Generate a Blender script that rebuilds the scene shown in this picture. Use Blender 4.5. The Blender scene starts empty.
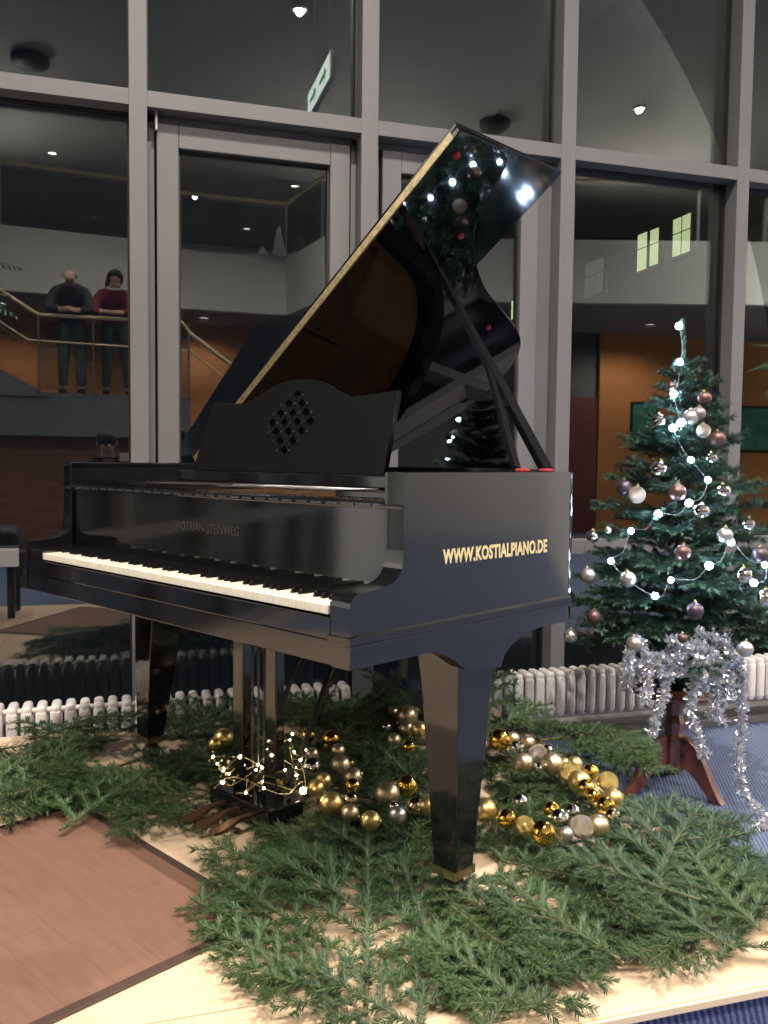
import bpy, bmesh, math, random
from mathutils import Vector, Matrix, Euler

SC = bpy.context.scene
COL = SC.collection
PI = math.pi

# ------------------------------------------------------------------ camera, world, light, exposure
cam_data = bpy.data.cameras.new('camera')
cam = bpy.data.objects.new('camera', cam_data)
COL.objects.link(cam)
cam_data.sensor_fit = 'HORIZONTAL'
cam_data.sensor_width = 36.0
cam_data.lens = 36.0 * 862.04 / 768.0
cam_data.clip_start = 0.02
cam_data.clip_end = 200
_r, _u, _f = (0.957537, -0.288117, 0.010566), (0.00657, 0.058443, 0.998269), (0.288236, 0.95581, -0.057854)
cam.matrix_world = Matrix(((_r[0], _u[0], -_f[0], -0.395), (_r[1], _u[1], -_f[1], -1.518),
                           (_r[2], _u[2], -_f[2], 0.992), (0, 0, 0, 1)))
SC.camera = cam
SC.view_settings.view_transform = 'Standard'
SC.view_settings.look = 'None'
SC.view_settings.gamma = 1.0
SC.view_settings.use_curve_mapping = False
SC.view_settings.exposure = 0.0
SC.cycles.use_denoising = True
SC.cycles.max_bounces = 8
SC.cycles.glossy_bounces = 5
SC.cycles.transparent_max_bounces = 16
SC.cycles.sample_clamp_indirect = 4.0
SC.cycles.caustics_reflective = False

world = bpy.data.worlds.new('night')
SC.world = world
world.use_nodes = True
world.node_tree.nodes['Background'].inputs[0].default_value = (0.35, 0.42, 0.6, 1)
world.node_tree.nodes['Background'].inputs[1].default_value = 0.012

def lamp(name, loc, power, size, color=(1, 0.86, 0.70), spot=None, aim=None):
    kind = 'SPOT' if spot else 'AREA'
    d = bpy.data.lights.new(name, kind)
    d.energy = power
    d.color = color
    if spot:
        d.spot_size = math.radians(spot); d.spot_blend = 0.6; d.shadow_soft_size = size
    else:
        d.shape = 'DISK'; d.size = size
    o = bpy.data.objects.new(name, d)
    COL.objects.link(o)
    o.location = loc
    if aim:
        o.rotation_euler = (Vector(aim) - Vector(loc)).to_track_quat('-Z', 'Y').to_euler()
    return o
# downlights of the hall (each under its own ceiling fixture, built further down)
LAMPS = [  # x, y, z, power, spread
    (0.6, -1.0, 6.265, 1350, 120), (-1.9, -1.3, 6.265, 600, 130), (1.616, -4.306, 6.265, 900, 140), (-1.2, -3.9, 6.265, 900, 140),
    (4.6, -1.2, 6.265, 700, 130), (8.5, -2.8, 6.265, 900, 140), (6.981, -5.51, 6.265, 900, 150)]
for x, y, z, p, s in LAMPS:
    lamp('downlight_beam', (x, y, z), p, 0.045, (1, 0.90, 0.80), spot=s)
# fill lamps added to light the wall under the gallery
for x, y, p in [(-2.2, -8.6, 130), (0.9, -8.9, 120), (4.2, -7.6, 110), (8.2, -6.9, 260)]:
    lamp('under_gallery_fill', (x, y, 3.3), p, 0.06, (1, 0.88, 0.74), spot=160)
# lamps added to brighten the end walls that the piano lacquer mirrors
for x, y, p in [(11.0, 0.6, 1800), (11.0, -2.2, 1500), (-7.2, 0.6, 1500)]:
    lamp('end_wall_fill', (x, y, 6.22), p, 0.10, (1, 0.92, 0.80), spot=140)
lamp('left_wall_fill', (-5.6, -2.6, 6.1), 4200, 0.05, (1, 0.93, 0.82), spot=60, aim=(-7.0, 2.1, 0.8))  # added spot, brightens the white wall mirrored in the fallboard
for x in (-3.0, 1.0, 5.0):  # lamps added to lift the dark upper gallery
    lamp('upper_gallery_fill', (x, -12.0, 6.26), 320, 0.05, (1, 0.92, 0.82), spot=150)
# unseen area lamps added above the gallery to brighten the ceiling
for x, y, p in [(-3, -9.5, 200), (3.5, -9, 200), (8.5, -8, 160)]:
    lamp('ceiling_fill', (x, y, 4.6), p, 1.2, (1, 0.92, 0.84), aim=(x, y + 3.0, 8))

# ------------------------------------------------------------------ materials
def mat(name, color, rough=0.5, metal=0.0, spec=0.5, emit=None, strength=0, coat=0, sheen=0):
    m = bpy.data.materials.new(name); m.use_nodes = True
    b = m.node_tree.nodes['Principled BSDF']
    b.inputs['Base Color'].default_value = (*color, 1)
    b.inputs['Roughness'].default_value = rough
    b.inputs['Metallic'].default_value = metal
    b.inputs['Specular IOR Level'].default_value = spec
    if coat: b.inputs['Coat Weight'].default_value = coat; b.inputs['Coat Roughness'].default_value = 0.05
    if sheen: b.inputs['Sheen Weight'].default_value = sheen
    if emit:
        b.inputs['Emission Color'].default_value = (*emit, 1); b.inputs['Emission Strength'].default_value = strength
    return m
def nodes(m): return m.node_tree.nodes, m.node_tree.links, m.node_tree.nodes['Principled BSDF']
def noisy(m, scale=8, amount=0.15, bump=0.0, detail=3, coord='Object', stretch=(1, 1, 1)):
    N, L, b = nodes(m)
    tc = N.new('ShaderNodeTexCoord'); mp = N.new('ShaderNodeMapping'); mp.inputs['Scale'].default_value = stretch
    nz = N.new('ShaderNodeTexNoise'); nz.inputs['Scale'].default_value = scale; nz.inputs['Detail'].default_value = detail
    L.new(tc.outputs[coord], mp.inputs[0]); L.new(mp.outputs[0], nz.inputs['Vector'])
    c = b.inputs['Base Color'].default_value[:3]
    cr = N.new('ShaderNodeValToRGB')
    cr.color_ramp.elements[0].position = 0.3; cr.color_ramp.elements[1].position = 0.7
    cr.color_ramp.elements[0].color = (*[v * (1 - amount) for v in c], 1)
    cr.color_ramp.elements[1].color = (*[min(1, v * (1 + amount)) for v in c], 1)
    L.new(nz.outputs['Fac'], cr.inputs[0]); L.new(cr.outputs[0], b.inputs['Base Color'])
    if bump:
        bp = N.new('ShaderNodeBump'); bp.inputs['Strength'].default_value = bump; bp.inputs['Distance'].default_value = 0.01
        L.new(nz.outputs['Fac'], bp.inputs['Height']); L.new(bp.outputs[0], b.inputs['Normal'])
    return m

M = {}
M['lacquer'] = mat('black_lacquer', (0.006, 0.006, 0.007), 0.07, spec=0.7)
M['satin'] = mat('black_satin_lacquer', (0.006, 0.006, 0.007), 0.12, spec=0.75)
M['fall'] = mat('fallboard_lacquer', (0.006, 0.006, 0.006), 0.075, spec=0.9)
M['mirror_black'] = mat('mirror_black_lacquer', (0.004, 0.004, 0.005), 0.03, spec=0.9)
M['haze_black'] = mat('hazy_black_lacquer', (0.004, 0.004, 0.006), 0.085, spec=0.9)
M['desk_black'] = mat('desk_black', (0.005, 0.005, 0.005), 0.38, spec=0.06)
M['matte_black'] = mat('matte_black', (0.012, 0.012, 0.012), 0.6)
M['dark_wood'] = noisy(mat('dark_brown_wood', (0.035, 0.018, 0.012), 0.4), 6, .4, stretch=(1, 12, 12))
M['brass'] = noisy(mat('brass', (0.58, 0.47, 0.26), 0.30, 1.0), 60, .25)
M['gold_plate'] = noisy(mat('gold_plate_in_shade', (0.16, 0.085, 0.035), 0.4, 0.7), 10, .15)  # colour darkened to stand for the shade inside the case
M['gold_letter'] = mat('gold_lettering', (0.75, 0.62, 0.33), 0.45, 0.2)
M['dim_letter'] = mat('tarnished_lettering', (0.035, 0.033, 0.028), 0.5, 0.2)
M['ivory'] = noisy(mat('ivory_key', (0.80, 0.76, 0.64), 0.25), 20, .05)
M['ebony'] = mat('ebony_key', (0.006, 0.006, 0.006), 0.2)
M['red_felt'] = mat('red_felt', (0.28, 0.02, 0.03), 0.9)
M['steel'] = mat('steel', (0.55, 0.55, 0.55), 0.3, 1.0)

M['frame'] = noisy(mat('grey_painted_aluminium', (0.135, 0.135, 0.14), 0.45), 2.5, .06)
M['seal'] = mat('black_rubber_seal', (0.01, 0.01, 0.01), 0.6)
M['radiator'] = noisy(mat('white_radiator_enamel', (0.70, 0.67, 0.64), 0.35), 5, .05)
M['plinth'] = noisy(mat('grey_stone_plinth', (0.20, 0.19, 0.19), 0.5), 12, .15)

def glass_mat():
    m = bpy.data.materials.new('window_glass'); m.use_nodes = True
    N, L = m.node_tree.nodes, m.node_tree.links
    N.clear()
    out = N.new('ShaderNodeOutputMaterial'); mix = N.new('ShaderNodeMixShader')
    tr = N.new('ShaderNodeBsdfTransparent'); tr.inputs[0].default_value = (0.90, 0.93, 0.92, 1)
    gl = N.new('ShaderNodeBsdfGlossy'); gl.inputs['Roughness'].default_value = 0.004
    gl.inputs[0].default_value = (0.95, 0.97, 0.96, 1)
    fr = N.new('ShaderNodeFresnel'); fr.inputs[0].default_value = 1.52
    ma = N.new('ShaderNodeMath'); ma.operation = 'MULTIPLY_ADD'
    ma.inputs[1].default_value = 0.9; ma.inputs[2].default_value = GLASS_REFLECT; ma.use_clamp = True
    L.new(fr.outputs[0], ma.inputs[0]); L.new(ma.outputs[0], mix.inputs[0])
    L.new(tr.outputs[0], mix.inputs[1]); L.new(gl.outputs[0], mix.inputs[2]); L.new(mix.outputs[0], out.inputs[0])
    return m
GLASS_REFLECT = 0.055
M['glass'] = glass_mat()

def carpet_mat(name, c1, c2, freq, axis):
    m = mat(name, c1, 0.95, spec=0.1)
    N, L, b = nodes(m)
    tc = N.new('ShaderNodeTexCoord'); mp = N.new('ShaderNodeMapping'); mp.inputs['Rotation'].default_value = axis
    wv = N.new('ShaderNodeTexWave'); wv.inputs['Scale'].default_value = freq; wv.inputs['Distortion'].default_value = 1.2
    wv.inputs['Detail'].default_value = 2; wv.inputs['Detail Scale'].default_value = 3
    nz = N.new('ShaderNodeTexNoise'); nz.inputs['Scale'].default_value = 180
    mx = N.new('ShaderNodeMath'); mx.operation = 'MULTIPLY'
    cr = N.new('ShaderNodeValToRGB')
    cr.color_ramp.elements[0].color = (*c1, 1); cr.color_ramp.elements[1].color = (*c2, 1)
    cr.color_ramp.elements[0].position = 0.1; cr.color_ramp.elements[1].position = 0.55
    L.new(tc.outputs['Object'], mp.inputs[0]); L.new(mp.outputs[0], wv.inputs['Vector']); L.new(mp.outputs[0], nz.inputs['Vector'])
    L.new(wv.outputs['Fac'], mx.inputs[0]); L.new(nz.outputs['Fac'], mx.inputs[1]); L.new(mx.outputs[0], cr.inputs[0])
    L.new(cr.outputs[0], b.inputs['Base Color'])
    bp = N.new('ShaderNodeBump'); bp.inputs['Strength'].default_value = 0.6; bp.inputs['Distance'].default_value = 0.004
    L.new(mx.outputs[0], bp.inputs['Height']); L.new(bp.outputs[0], b.inputs['Normal'])
    return m
M['carpet'] = carpet_mat('blue_ribbed_carpet', (0.095, 0.12, 0.20), (0.17, 0.21, 0.32), 24, (0, 0, 0.5))
M['skirt'] = carpet_mat('blue_ribbed_skirt', (0.06, 0.075, 0.17), (0.20, 0.23, 0.42), 22, (0, 0.25, 0))

def plank_mat(name, c, rough, scale, grain=0.12, seams=(1.0, 1.0), seam_dark=0.55):
    m = mat(name, c, rough)
    N, L, b = nodes(m)
    tc = N.new('ShaderNodeTexCoord'); mp = N.new('ShaderNodeMapping'); mp.inputs['Scale'].default_value = scale
    nz = N.new('ShaderNodeTexNoise'); nz.inputs['Scale'].default_value = 4; nz.inputs['Detail'].default_value = 6
    cr = N.new('ShaderNodeValToRGB')
    cr.color_ramp.elements[0].color = (*[v * (1 - grain) for v in c], 1)
    cr.color_ramp.elements[1].color = (*[min(1, v * (1 + grain)) for v in c], 1)
    cr.color_ramp.elements[0].position = 0.3; cr.color_ramp.elements[1].position = 0.7
    bk = N.new('ShaderNodeTexBrick'); bk.offset = 0.0
    bk.inputs['Color1'].default_value = (1, 1, 1, 1); bk.inputs['Color2'].default_value = (0.94, 0.94, 0.94, 1)
    bk.inputs['Mortar'].default_value = (seam_dark,) * 3 + (1,)
    bk.inputs['Mortar Size'].default_value = 0.0025; bk.inputs['Scale'].default_value = 1.0
    bk.inputs['Brick Width'].default_value = seams[0]; bk.inputs['Row Height'].default_value = seams[1]
    mx = N.new('ShaderNodeMix'); mx.data_type = 'RGBA'; mx.blend_type = 'MULTIPLY'; mx.inputs[0].default_value = 1
    L.new(tc.outputs['Object'], mp.inputs[0]); L.new(mp.outputs[0], nz.inputs['Vector']); L.new(nz.outputs['Fac'], cr.inputs[0])
    L.new(tc.outputs['Object'], bk.inputs['Vector'])
    L.new(cr.outputs[0], mx.inputs[6]); L.new(bk.outputs['Color'], mx.inputs[7]); L.new(mx.outputs[2], b.inputs['Base Color'])
    return m
M['boards'] = plank_mat('pale_birch_boards', (0.74, 0.56, 0.38), 0.38, (1, 14, 1), 0.06, (1.02, 0.50))
M['mat_wood'] = plank_mat('reddish_brown_mat', (0.215, 0.118, 0.082), 0.42, (2, 16, 1), 0.10, (0.30, 0.10), 0.86)
M['mat_edge'] = mat('dark_mat_edging', (0.07, 0.045, 0.035), 0.5)
M['board_edge'] = mat('pale_board_edge', (0.72, 0.58, 0.42), 0.5)

M['wall_white'] = noisy(mat('white_plaster', (0.62, 0.62, 0.60), 0.8), 1.5, .05)
M['wall_grey'] = noisy(mat('dark_grey_wall', (0.10, 0.105, 0.11), 0.7), 1.5, .12)
M['orange'] = noisy(mat('orange_wall', (0.50, 0.20, 0.06), 0.7), 1.2, .10)
M['maroon'] = mat('maroon_panel', (0.16, 0.035, 0.035), 0.6)
M['ceiling'] = noisy(mat('ceiling_grey', (0.27, 0.265, 0.26), 0.8), 1.0, .08)
M['red_wood'] = noisy(mat('red_brown_wood_cladding', (0.13, 0.055, 0.025), 0.45), 3, .3, stretch=(1, 1, 10))
M['picture_green'] = noisy(mat('green_picture', (0.04, 0.22, 0.15), 0.5), 4, .5)
M['lit'] = mat('lit_lens', (1, 1, 1), 0.4, emit=(1, 0.97, 0.92), strength=14)
M['lit_dim'] = mat('lit_tube', (1, 1, 1), 0.4, emit=(1, 0.97, 0.92), strength=5)
M['lit_sign'] = mat('lit_sign_face', (0.9, 1, 0.95), 0.4, emit=(0.92, 1.0, 0.96), strength=2.0)
M['green_mark'] = mat('green_sign_mark', (0.02, 0.30, 0.15), 0.5, emit=(0.0, 0.4, 0.18), strength=0.5)
M['lit_window'] = noisy(mat('lit_office_window', (0.6, 0.8, 0.4), 0.4, emit=(0.85, 0.95, 0.50), strength=0.8), 5, .2)
M['lit_window_dim'] = mat('dim_office_window', (0.4, 0.45, 0.4), 0.4, emit=(0.6, 0.7, 0.6), strength=0.07)
M['facade'] = mat('dark_facade', (0.05, 0.05, 0.05), 0.8)
M['rail'] = mat('brushed_brass_rail', (0.75, 0.62, 0.38), 0.4, 0.4)

def bal_glass():
    m = bpy.data.materials.new('balustrade_glass'); m.use_nodes = True
    N, L = m.node_tree.nodes, m.node_tree.links; N.clear()
    out = N.new('ShaderNodeOutputMaterial'); mix = N.new('ShaderNodeMixShader'); mix.inputs[0].default_value = 0.10
    tr = N.new('ShaderNodeBsdfTransparent'); tr.inputs[0].default_value = (0.86, 0.90, 0.87, 1)
    gl = N.new('ShaderNodeBsdfGlossy'); gl.inputs['Roughness'].default_value = 0.02
    L.new(tr.outputs[0], mix.inputs[1]); L.new(gl.outputs[0], mix.inputs[2]); L.new(mix.outputs[0], out.inputs[0])
    return m
M['bal_glass'] = bal_glass()
M['bronze'] = mat('dark_bronze', (0.16, 0.09, 0.05), 0.35, 0.8)

def needle_mat(name, c1, c2, under, rough=0.45):
    m = mat(name, c1, rough, spec=0.4)
    N, L, b = nodes(m)
    g = N.new('ShaderNodeNewGeometry'); oi = N.new('ShaderNodeObjectInfo')
    ad = N.new('ShaderNodeMath'); ad.operation = 'ADD'; ad.inputs[1].default_value = 0
    mu = N.new('ShaderNodeMath'); mu.operation = 'MULTIPLY'; mu.inputs[1].default_value = 0.5
    L.new(oi.outputs['Random'], mu.inputs[0])
    mu2 = N.new('ShaderNodeMath'); mu2.operation = 'MULTIPLY_ADD'; mu2.inputs[1].default_value = 0.5
    L.new(g.outputs['Random Per Island'], mu2.inputs[0]); L.new(mu.outputs[0], mu2.inputs[2])
    cr = N.new('ShaderNodeValToRGB'); cr.color_ramp.elements[0].color = (*c1, 1); cr.color_ramp.elements[1].color = (*c2, 1)
    L.new(mu2.outputs[0], cr.inputs[0])
    mx = N.new('ShaderNodeMix'); mx.data_type = 'RGBA'; mx.inputs[7].default_value = (*under, 1)
    L.new(g.outputs['Backfacing'], mx.inputs[0]); L.new(cr.outputs[0], mx.inputs[6]); L.new(mx.outputs[2], b.inputs['Base Color'])
    return m
M['needle'] = needle_mat('fir_needles', (0.014, 0.040, 0.016), (0.070, 0.125, 0.042), (0.10, 0.15, 0.09))
M['tree_needle'] = needle_mat('tree_needles', (0.022, 0.062, 0.038), (0.075, 0.145, 0.085), (0.09, 0.15, 0.11))
M['bark'] = noisy(mat('twig_bark', (0.13, 0.125, 0.06), 0.8), 40, .3)
M['trunk'] = noisy(mat('tree_trunk_bark', (0.06, 0.045, 0.035), 0.85), 30, .3)
M['leaf'] = noisy(mat('palm_leaf', (0.08, 0.16, 0.07), 0.5), 10, .2)
M['terracotta'] = mat('terracotta_pot', (0.35, 0.14, 0.08), 0.8)
M['mahogany'] = noisy(mat('mahogany', (0.17, 0.055, 0.035), 0.28, coat=0.5), 5, .3, stretch=(8, 8, 1))
M['pot_green'] = mat('green_pot', (0.01, 0.09, 0.05), 0.4)
M['tinsel'] = mat('silver_tinsel', (0.85, 0.86, 0.90), 0.28, 0.85)
M['wire'] = mat('silver_wire', (0.35, 0.38, 0.42), 0.4, 0.6)
M['gold_wire'] = mat('gold_wire', (0.85, 0.66, 0.32), 0.3, 1.0)
M['led_cold'] = mat('cold_white_led', (1, 1, 1), 0.4, emit=(0.50, 0.68, 1.0), strength=150)
M['led_warm'] = mat('warm_white_led', (1, 1, 1), 0.4, emit=(1.0, 0.86, 0.55), strength=28)

# bauble finishes
def glitter(m):
    N, L, b = nodes(m)
    vo = N.new('ShaderNodeTexVoronoi'); vo.inputs['Scale'].default_value = 260
    tc = N.new('ShaderNodeTexCoord'); bp = N.new('ShaderNodeBump'); bp.inputs['Strength'].default_value = 0.9; bp.inputs['Distance'].default_value = 0.002
    L.new(tc.outputs['Object'], vo.inputs['Vector']); L.new(vo.outputs['Color'], bp.inputs['Height']); L.new(bp.outputs[0], b.inputs['Normal'])
    return m
def openwork(m):
    N, L, b = nodes(m)
    vo = N.new('ShaderNodeTexVoronoi'); vo.inputs['Scale'].default_value = 75; vo.feature = 'DISTANCE_TO_EDGE'
    tc = N.new('ShaderNodeTexCoord'); cr = N.new('ShaderNodeValToRGB')
    cr.color_ramp.elements[0].position = 0.12; cr.color_ramp.elements[1].position = 0.16
    cr.color_ramp.elements[0].color = (0.6, 0.55, 0.5, 1); cr.color_ramp.elements[1].color = (0.05, 0.04, 0.045, 1)
    L.new(tc.outputs['Object'], vo.inputs['Vector']); L.new(vo.outputs['Distance'], cr.inputs[0]); L.new(cr.outputs[0], b.inputs['Base Color'])
    return m
FIN = {
    'mg': mat('mirror_gold', (0.95, 0.60, 0.12), 0.05, 1.0),
    'ms': mat('mirror_silver', (0.80, 0.78, 0.72), 0.05, 1.0),
    'mc': mat('mirror_champagne', (0.85, 0.62, 0.42), 0.06, 1.0),
    'ch': mat('satin_champagne', (0.68, 0.54, 0.34), 0.34, 0.9),
    'go': mat('satin_gold', (0.80, 0.58, 0.22), 0.32, 0.9),
    'si': mat('satin_silver', (0.66, 0.64, 0.60), 0.33, 0.9),
    'gg': glitter(mat('glitter_gold', (0.85, 0.62, 0.20), 0.35, 1.0)),
    'gs': glitter(mat('glitter_champagne', (0.58, 0.49, 0.38), 0.38, 1.0)),
    'ro': mat('satin_rose_brown', (0.17, 0.095, 0.085), 0.38, 0.7),
    'rs': mat('satin_pale_rose', (0.33, 0.26, 0.26), 0.38, 0.7),
    'pu': mat('satin_mauve', (0.11, 0.085, 0.10), 0.38, 0.7),
    'ow': openwork(mat('openwork_silver', (0.6, 0.55, 0.5), 0.35, 0.7)),
}

# ------------------------------------------------------------------ mesh helpers
def new_obj(name, bm, material=None, parent=None, smooth=False, mats=None):
    me = bpy.data.meshes.new(name)
    bm.to_mesh(me); bm.free()
    if material is not None: me.materials.append(material)
    for x in mats or []: me.materials.append(x)
    if smooth:
        for p in me.polygons: p.use_smooth = True
    o = bpy.data.objects.new(name, me)
    COL.objects.link(o)
    if parent is not None: o.parent = parent
    return o
def sharp(o, deg=35):
    me = o.data
    for p in me.polygons: p.use_smooth = True
    me.set_sharp_from_angle(angle=math.radians(deg))
    return o
def thing(name, label, cat, loc=(0, 0, 0), rot=(0, 0, 0), group=None):
    o = bpy.data.objects.new(name, None); COL.objects.link(o)
    o.empty_display_size = 0.1
    o.location = loc; o.rotation_euler = rot
    o['label'] = label; o['category'] = cat
    if group: o['group'] = group
    return o
def tag(o, label, cat, group=None):
    o['label'] = label; o['category'] = cat
    if group: o['group'] = group
    return o
def struct(o, label=None):
    o['kind'] = 'structure'
    if label: o['label'] = label
    return o
def V(*a): return Vector(a)
def box(bm, lo, hi, bevel=0.0, seg=2, mi=0, m=None):
    lo, hi = Vector(lo), Vector(hi)
    r = bmesh.ops.create_cube(bm, size=1.0)
    vs = r['verts']
    bmesh.ops.scale(bm, vec=hi - lo, verts=vs)
    bmesh.ops.translate(bm, vec=(hi + lo) / 2, verts=vs)
    if m is not None: bmesh.ops.transform(bm, matrix=m, verts=vs)
    fs = set(f for v in vs for f in v.link_faces)
    for f in fs: f.material_index = mi
    if bevel > 0:
        es = list(set(e for v in vs for e in v.link_edges))
        bmesh.ops.bevel(bm, geom=es, offset=bevel, segments=seg, affect='EDGES', profile=0.5)
def bbox(lo, hi, bevel=0.0, seg=2):
    bm = bmesh.new(); box(bm, lo, hi, bevel, seg); return bm
def prism(bm, pts, mfun, mi=0):
    """pts: 2D outline; mfun(u, v, k) -> 3D point for the two caps k=0,1"""
    a = [bm.verts.new(mfun(u, v, 0)) for u, v in pts]
    b = [bm.verts.new(mfun(u, v, 1)) for u, v in pts]
    fs = [bm.faces.new(a), bm.faces.new(b[::-1])]
    n = len(pts)
    for i in range(n):
        fs.append(bm.faces.new((a[i], b[i], b[(i + 1) % n], a[(i + 1) % n])))
    for f in fs: f.material_index = mi
    bmesh.ops.recalc_face_normals(bm, faces=fs)
    return fs
def tube(bm, pts, rad, seg=8, mi=0, closed=False):
    pts = [Vector(p) for p in pts]
    n = len(pts)
    rads = rad if isinstance(rad, (list, tuple)) else [rad] * n
    rings = []
    up = Vector((0.13, 0.21, 0.97)).normalized()
    for i, p in enumerate(pts):
        a = pts[(i - 1) % n] if (closed or i > 0) else pts[i]
        b = pts[(i + 1) % n] if (closed or i < n - 1) else pts[i]
        d = (b - a)
        if d.length < 1e-9: d = Vector((0, 0, 1))
        d.normalize()
        x = d.cross(up)
        if x.length < 0.05: x = d.cross(Vector((1, 0, 0)))
        x.normalize(); y = d.cross(x)
        rings.append([bm.verts.new(p + rads[i] * (math.cos(2 * PI * k / seg) * x + math.sin(2 * PI * k / seg) * y)) for k in range(seg)])
    m = n if closed else n - 1
    for i in range(m):
        r0, r1 = rings[i], rings[(i + 1) % n]
        for k in range(seg):
            f = bm.faces.new((r0[k], r0[(k + 1) % seg], r1[(k + 1) % seg], r1[k])); f.material_index = mi; f.smooth = True
    if not closed:
        for r, fl in ((rings[0], False), (rings[-1], True)):
            f = bm.faces.new(r if fl else r[::-1]); f.material_index = mi
def lathe(bm, prof, seg=20, c=(0, 0, 0), mi=0):
    """prof: [(r, z)]"""
    c = Vector(c); rings = []
    for r, z in prof:
        if r < 1e-6: rings.append([bm.verts.new(c + Vector((0, 0, z)))])
        else: rings.append([bm.verts.new(c + Vector((r * math.cos(2 * PI * k / seg), r * math.sin(2 * PI * k / seg), z))) for k in range(seg)])
    for r0, r1 in zip(rings, rings[1:]):
        for k in range(seg):
            q = [r0[k % len(r0)], r0[(k + 1) % len(r0)], r1[(k + 1) % len(r1)], r1[k % len(r1)]]
            u = []
            for v in q:
                if v not in u: u.append(v)
            if len(u) >= 3:
                f = bm.faces.new(u); f.material_index = mi; f.smooth = True
def mesh_from_text(body, size, extrude, bold=0.0):
    cu = bpy.data.curves.new('lettering', 'FONT'); cu.body = body; cu.size = size; cu.extrude = extrude; cu.offset = bold; cu.space_character = 1.06
    cu.resolution_u = 3
    o = bpy.data.objects.new('lettering', cu); COL.objects.link(o)
    bpy.context.view_layer.update()
    me = bpy.data.meshes.new_from_object(o.evaluated_get(bpy.context.evaluated_depsgraph_get()))
    bpy.data.objects.remove(o)
    return me
def copy_tree(o, parent=None):
    c = o.copy(); COL.objects.link(c)
    if parent is not None: c.parent = parent
    for ch in list(o.children): copy_tree(ch, c)
    return c
def bez(p0, p1, p2, p3, n):
    out = []
    for i in range(n + 1):
        t = i / n
        out.append(tuple((1 - t) ** 3 * a + 3 * (1 - t) ** 2 * t * b + 3 * (1 - t) * t * t * c + t ** 3 * d for a, b, c, d in zip(p0, p1, p2, p3)))
    return out
def spline(pts, n=8, closed=False):
    """Catmull-Rom through pts"""
    P = [Vector(p) for p in pts]; out = []
    m = len(P) if closed else len(P) - 1
    for i in range(m):
        if closed: a, b, c, d = P[i - 1], P[i], P[(i + 1) % len(P)], P[(i + 2) % len(P)]
        else: a, b, c, d = P[max(i - 1, 0)], P[i], P[i + 1], P[min(i + 2, len(P) - 1)]
        for k in range(n):
            t = k / n
            out.append(0.5 * ((2 * b) + (c - a) * t + (2 * a - 5 * b + 4 * c - d) * t * t + (3 * b - a - 3 * c + d) * t ** 3))
    if not closed: out.append(P[-1])
    return out
# ------------------------------------------------------------------ the hall (setting)
FZ = -0.26            # hall floor; the stage top is z = 0
YF, YG = 2.14, 2.237  # front of the facade frame, glass plane
def sbox(name, lo, hi, m, bevel=0, label=None):
    return struct(new_obj(name, bbox(lo, hi, bevel), m), label)
sbox('floor', (-9, -13, FZ - 0.1), (13, 2.6, FZ), M['carpet'])
sbox('ceiling', (-9, -16, 6.3), (13, 2.6, 6.5), M['ceiling'])
sbox('wall_left', (-9.2, -16, FZ), (-9, 2.6, 6.3), M['wall_white'])
sbox('wall_right', (13, -16, FZ), (13.2, 2.6, 6.3), M['wall_white'])
sbox('wall_back_upper', (-9, -16.2, 3.4), (13, -16, 6.3), M['wall_white'])

# facade: mullions, transoms
MX = [(-5.75, -5.68), (-4.99, -4.92), (-4.22, -4.15), (-3.26, -3.19), (-2.30, -2.23), (-1.330, -1.257), (-0.368, -0.298), (0.590, 0.665), (1.545, 1.618), (2.512, 2.582), (3.44, 3.53), (4.41, 4.50), (5.4, 5.49)]
n_trim = 0
def trim(lo, hi, m=M['frame'], bevel=0.0015):
    global n_trim
    n_trim += 1
    return sbox('trim_%d' % n_trim, lo, hi, m, bevel)
for a, b in MX:
    trim((a, YF, FZ), (b, YF + 0.16, 6.3))
for i in range(len(MX) - 1):
    x0, x1 = MX[i][1], MX[i + 1][0]
    trim((x0, YF + 0.0003, 2.400), (x1, YF + 0.16, 2.463))
    trim((x0, YF + 0.0003, 0.564), (x1, YF + 0.16, 0.630))
    trim((x0, YF + 0.0003, 4.4), (x1, YF + 0.16, 4.465))
    trim((x0, YF + 0.0003, FZ), (x1, YF + 0.16, -0.16))
trim((-5.7, 1.93, FZ), (5.5, YF, -0.225), M['plinth'], 0.003)
sbox('wall_facade_left', (-9, 2.1, FZ), (-5.75, 2.4, 6.3), M['wall_white'])
sbox('wall_facade_right', (5.49, 2.1, FZ), (13, 2.4, 6.3), M['wall_white'])
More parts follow.
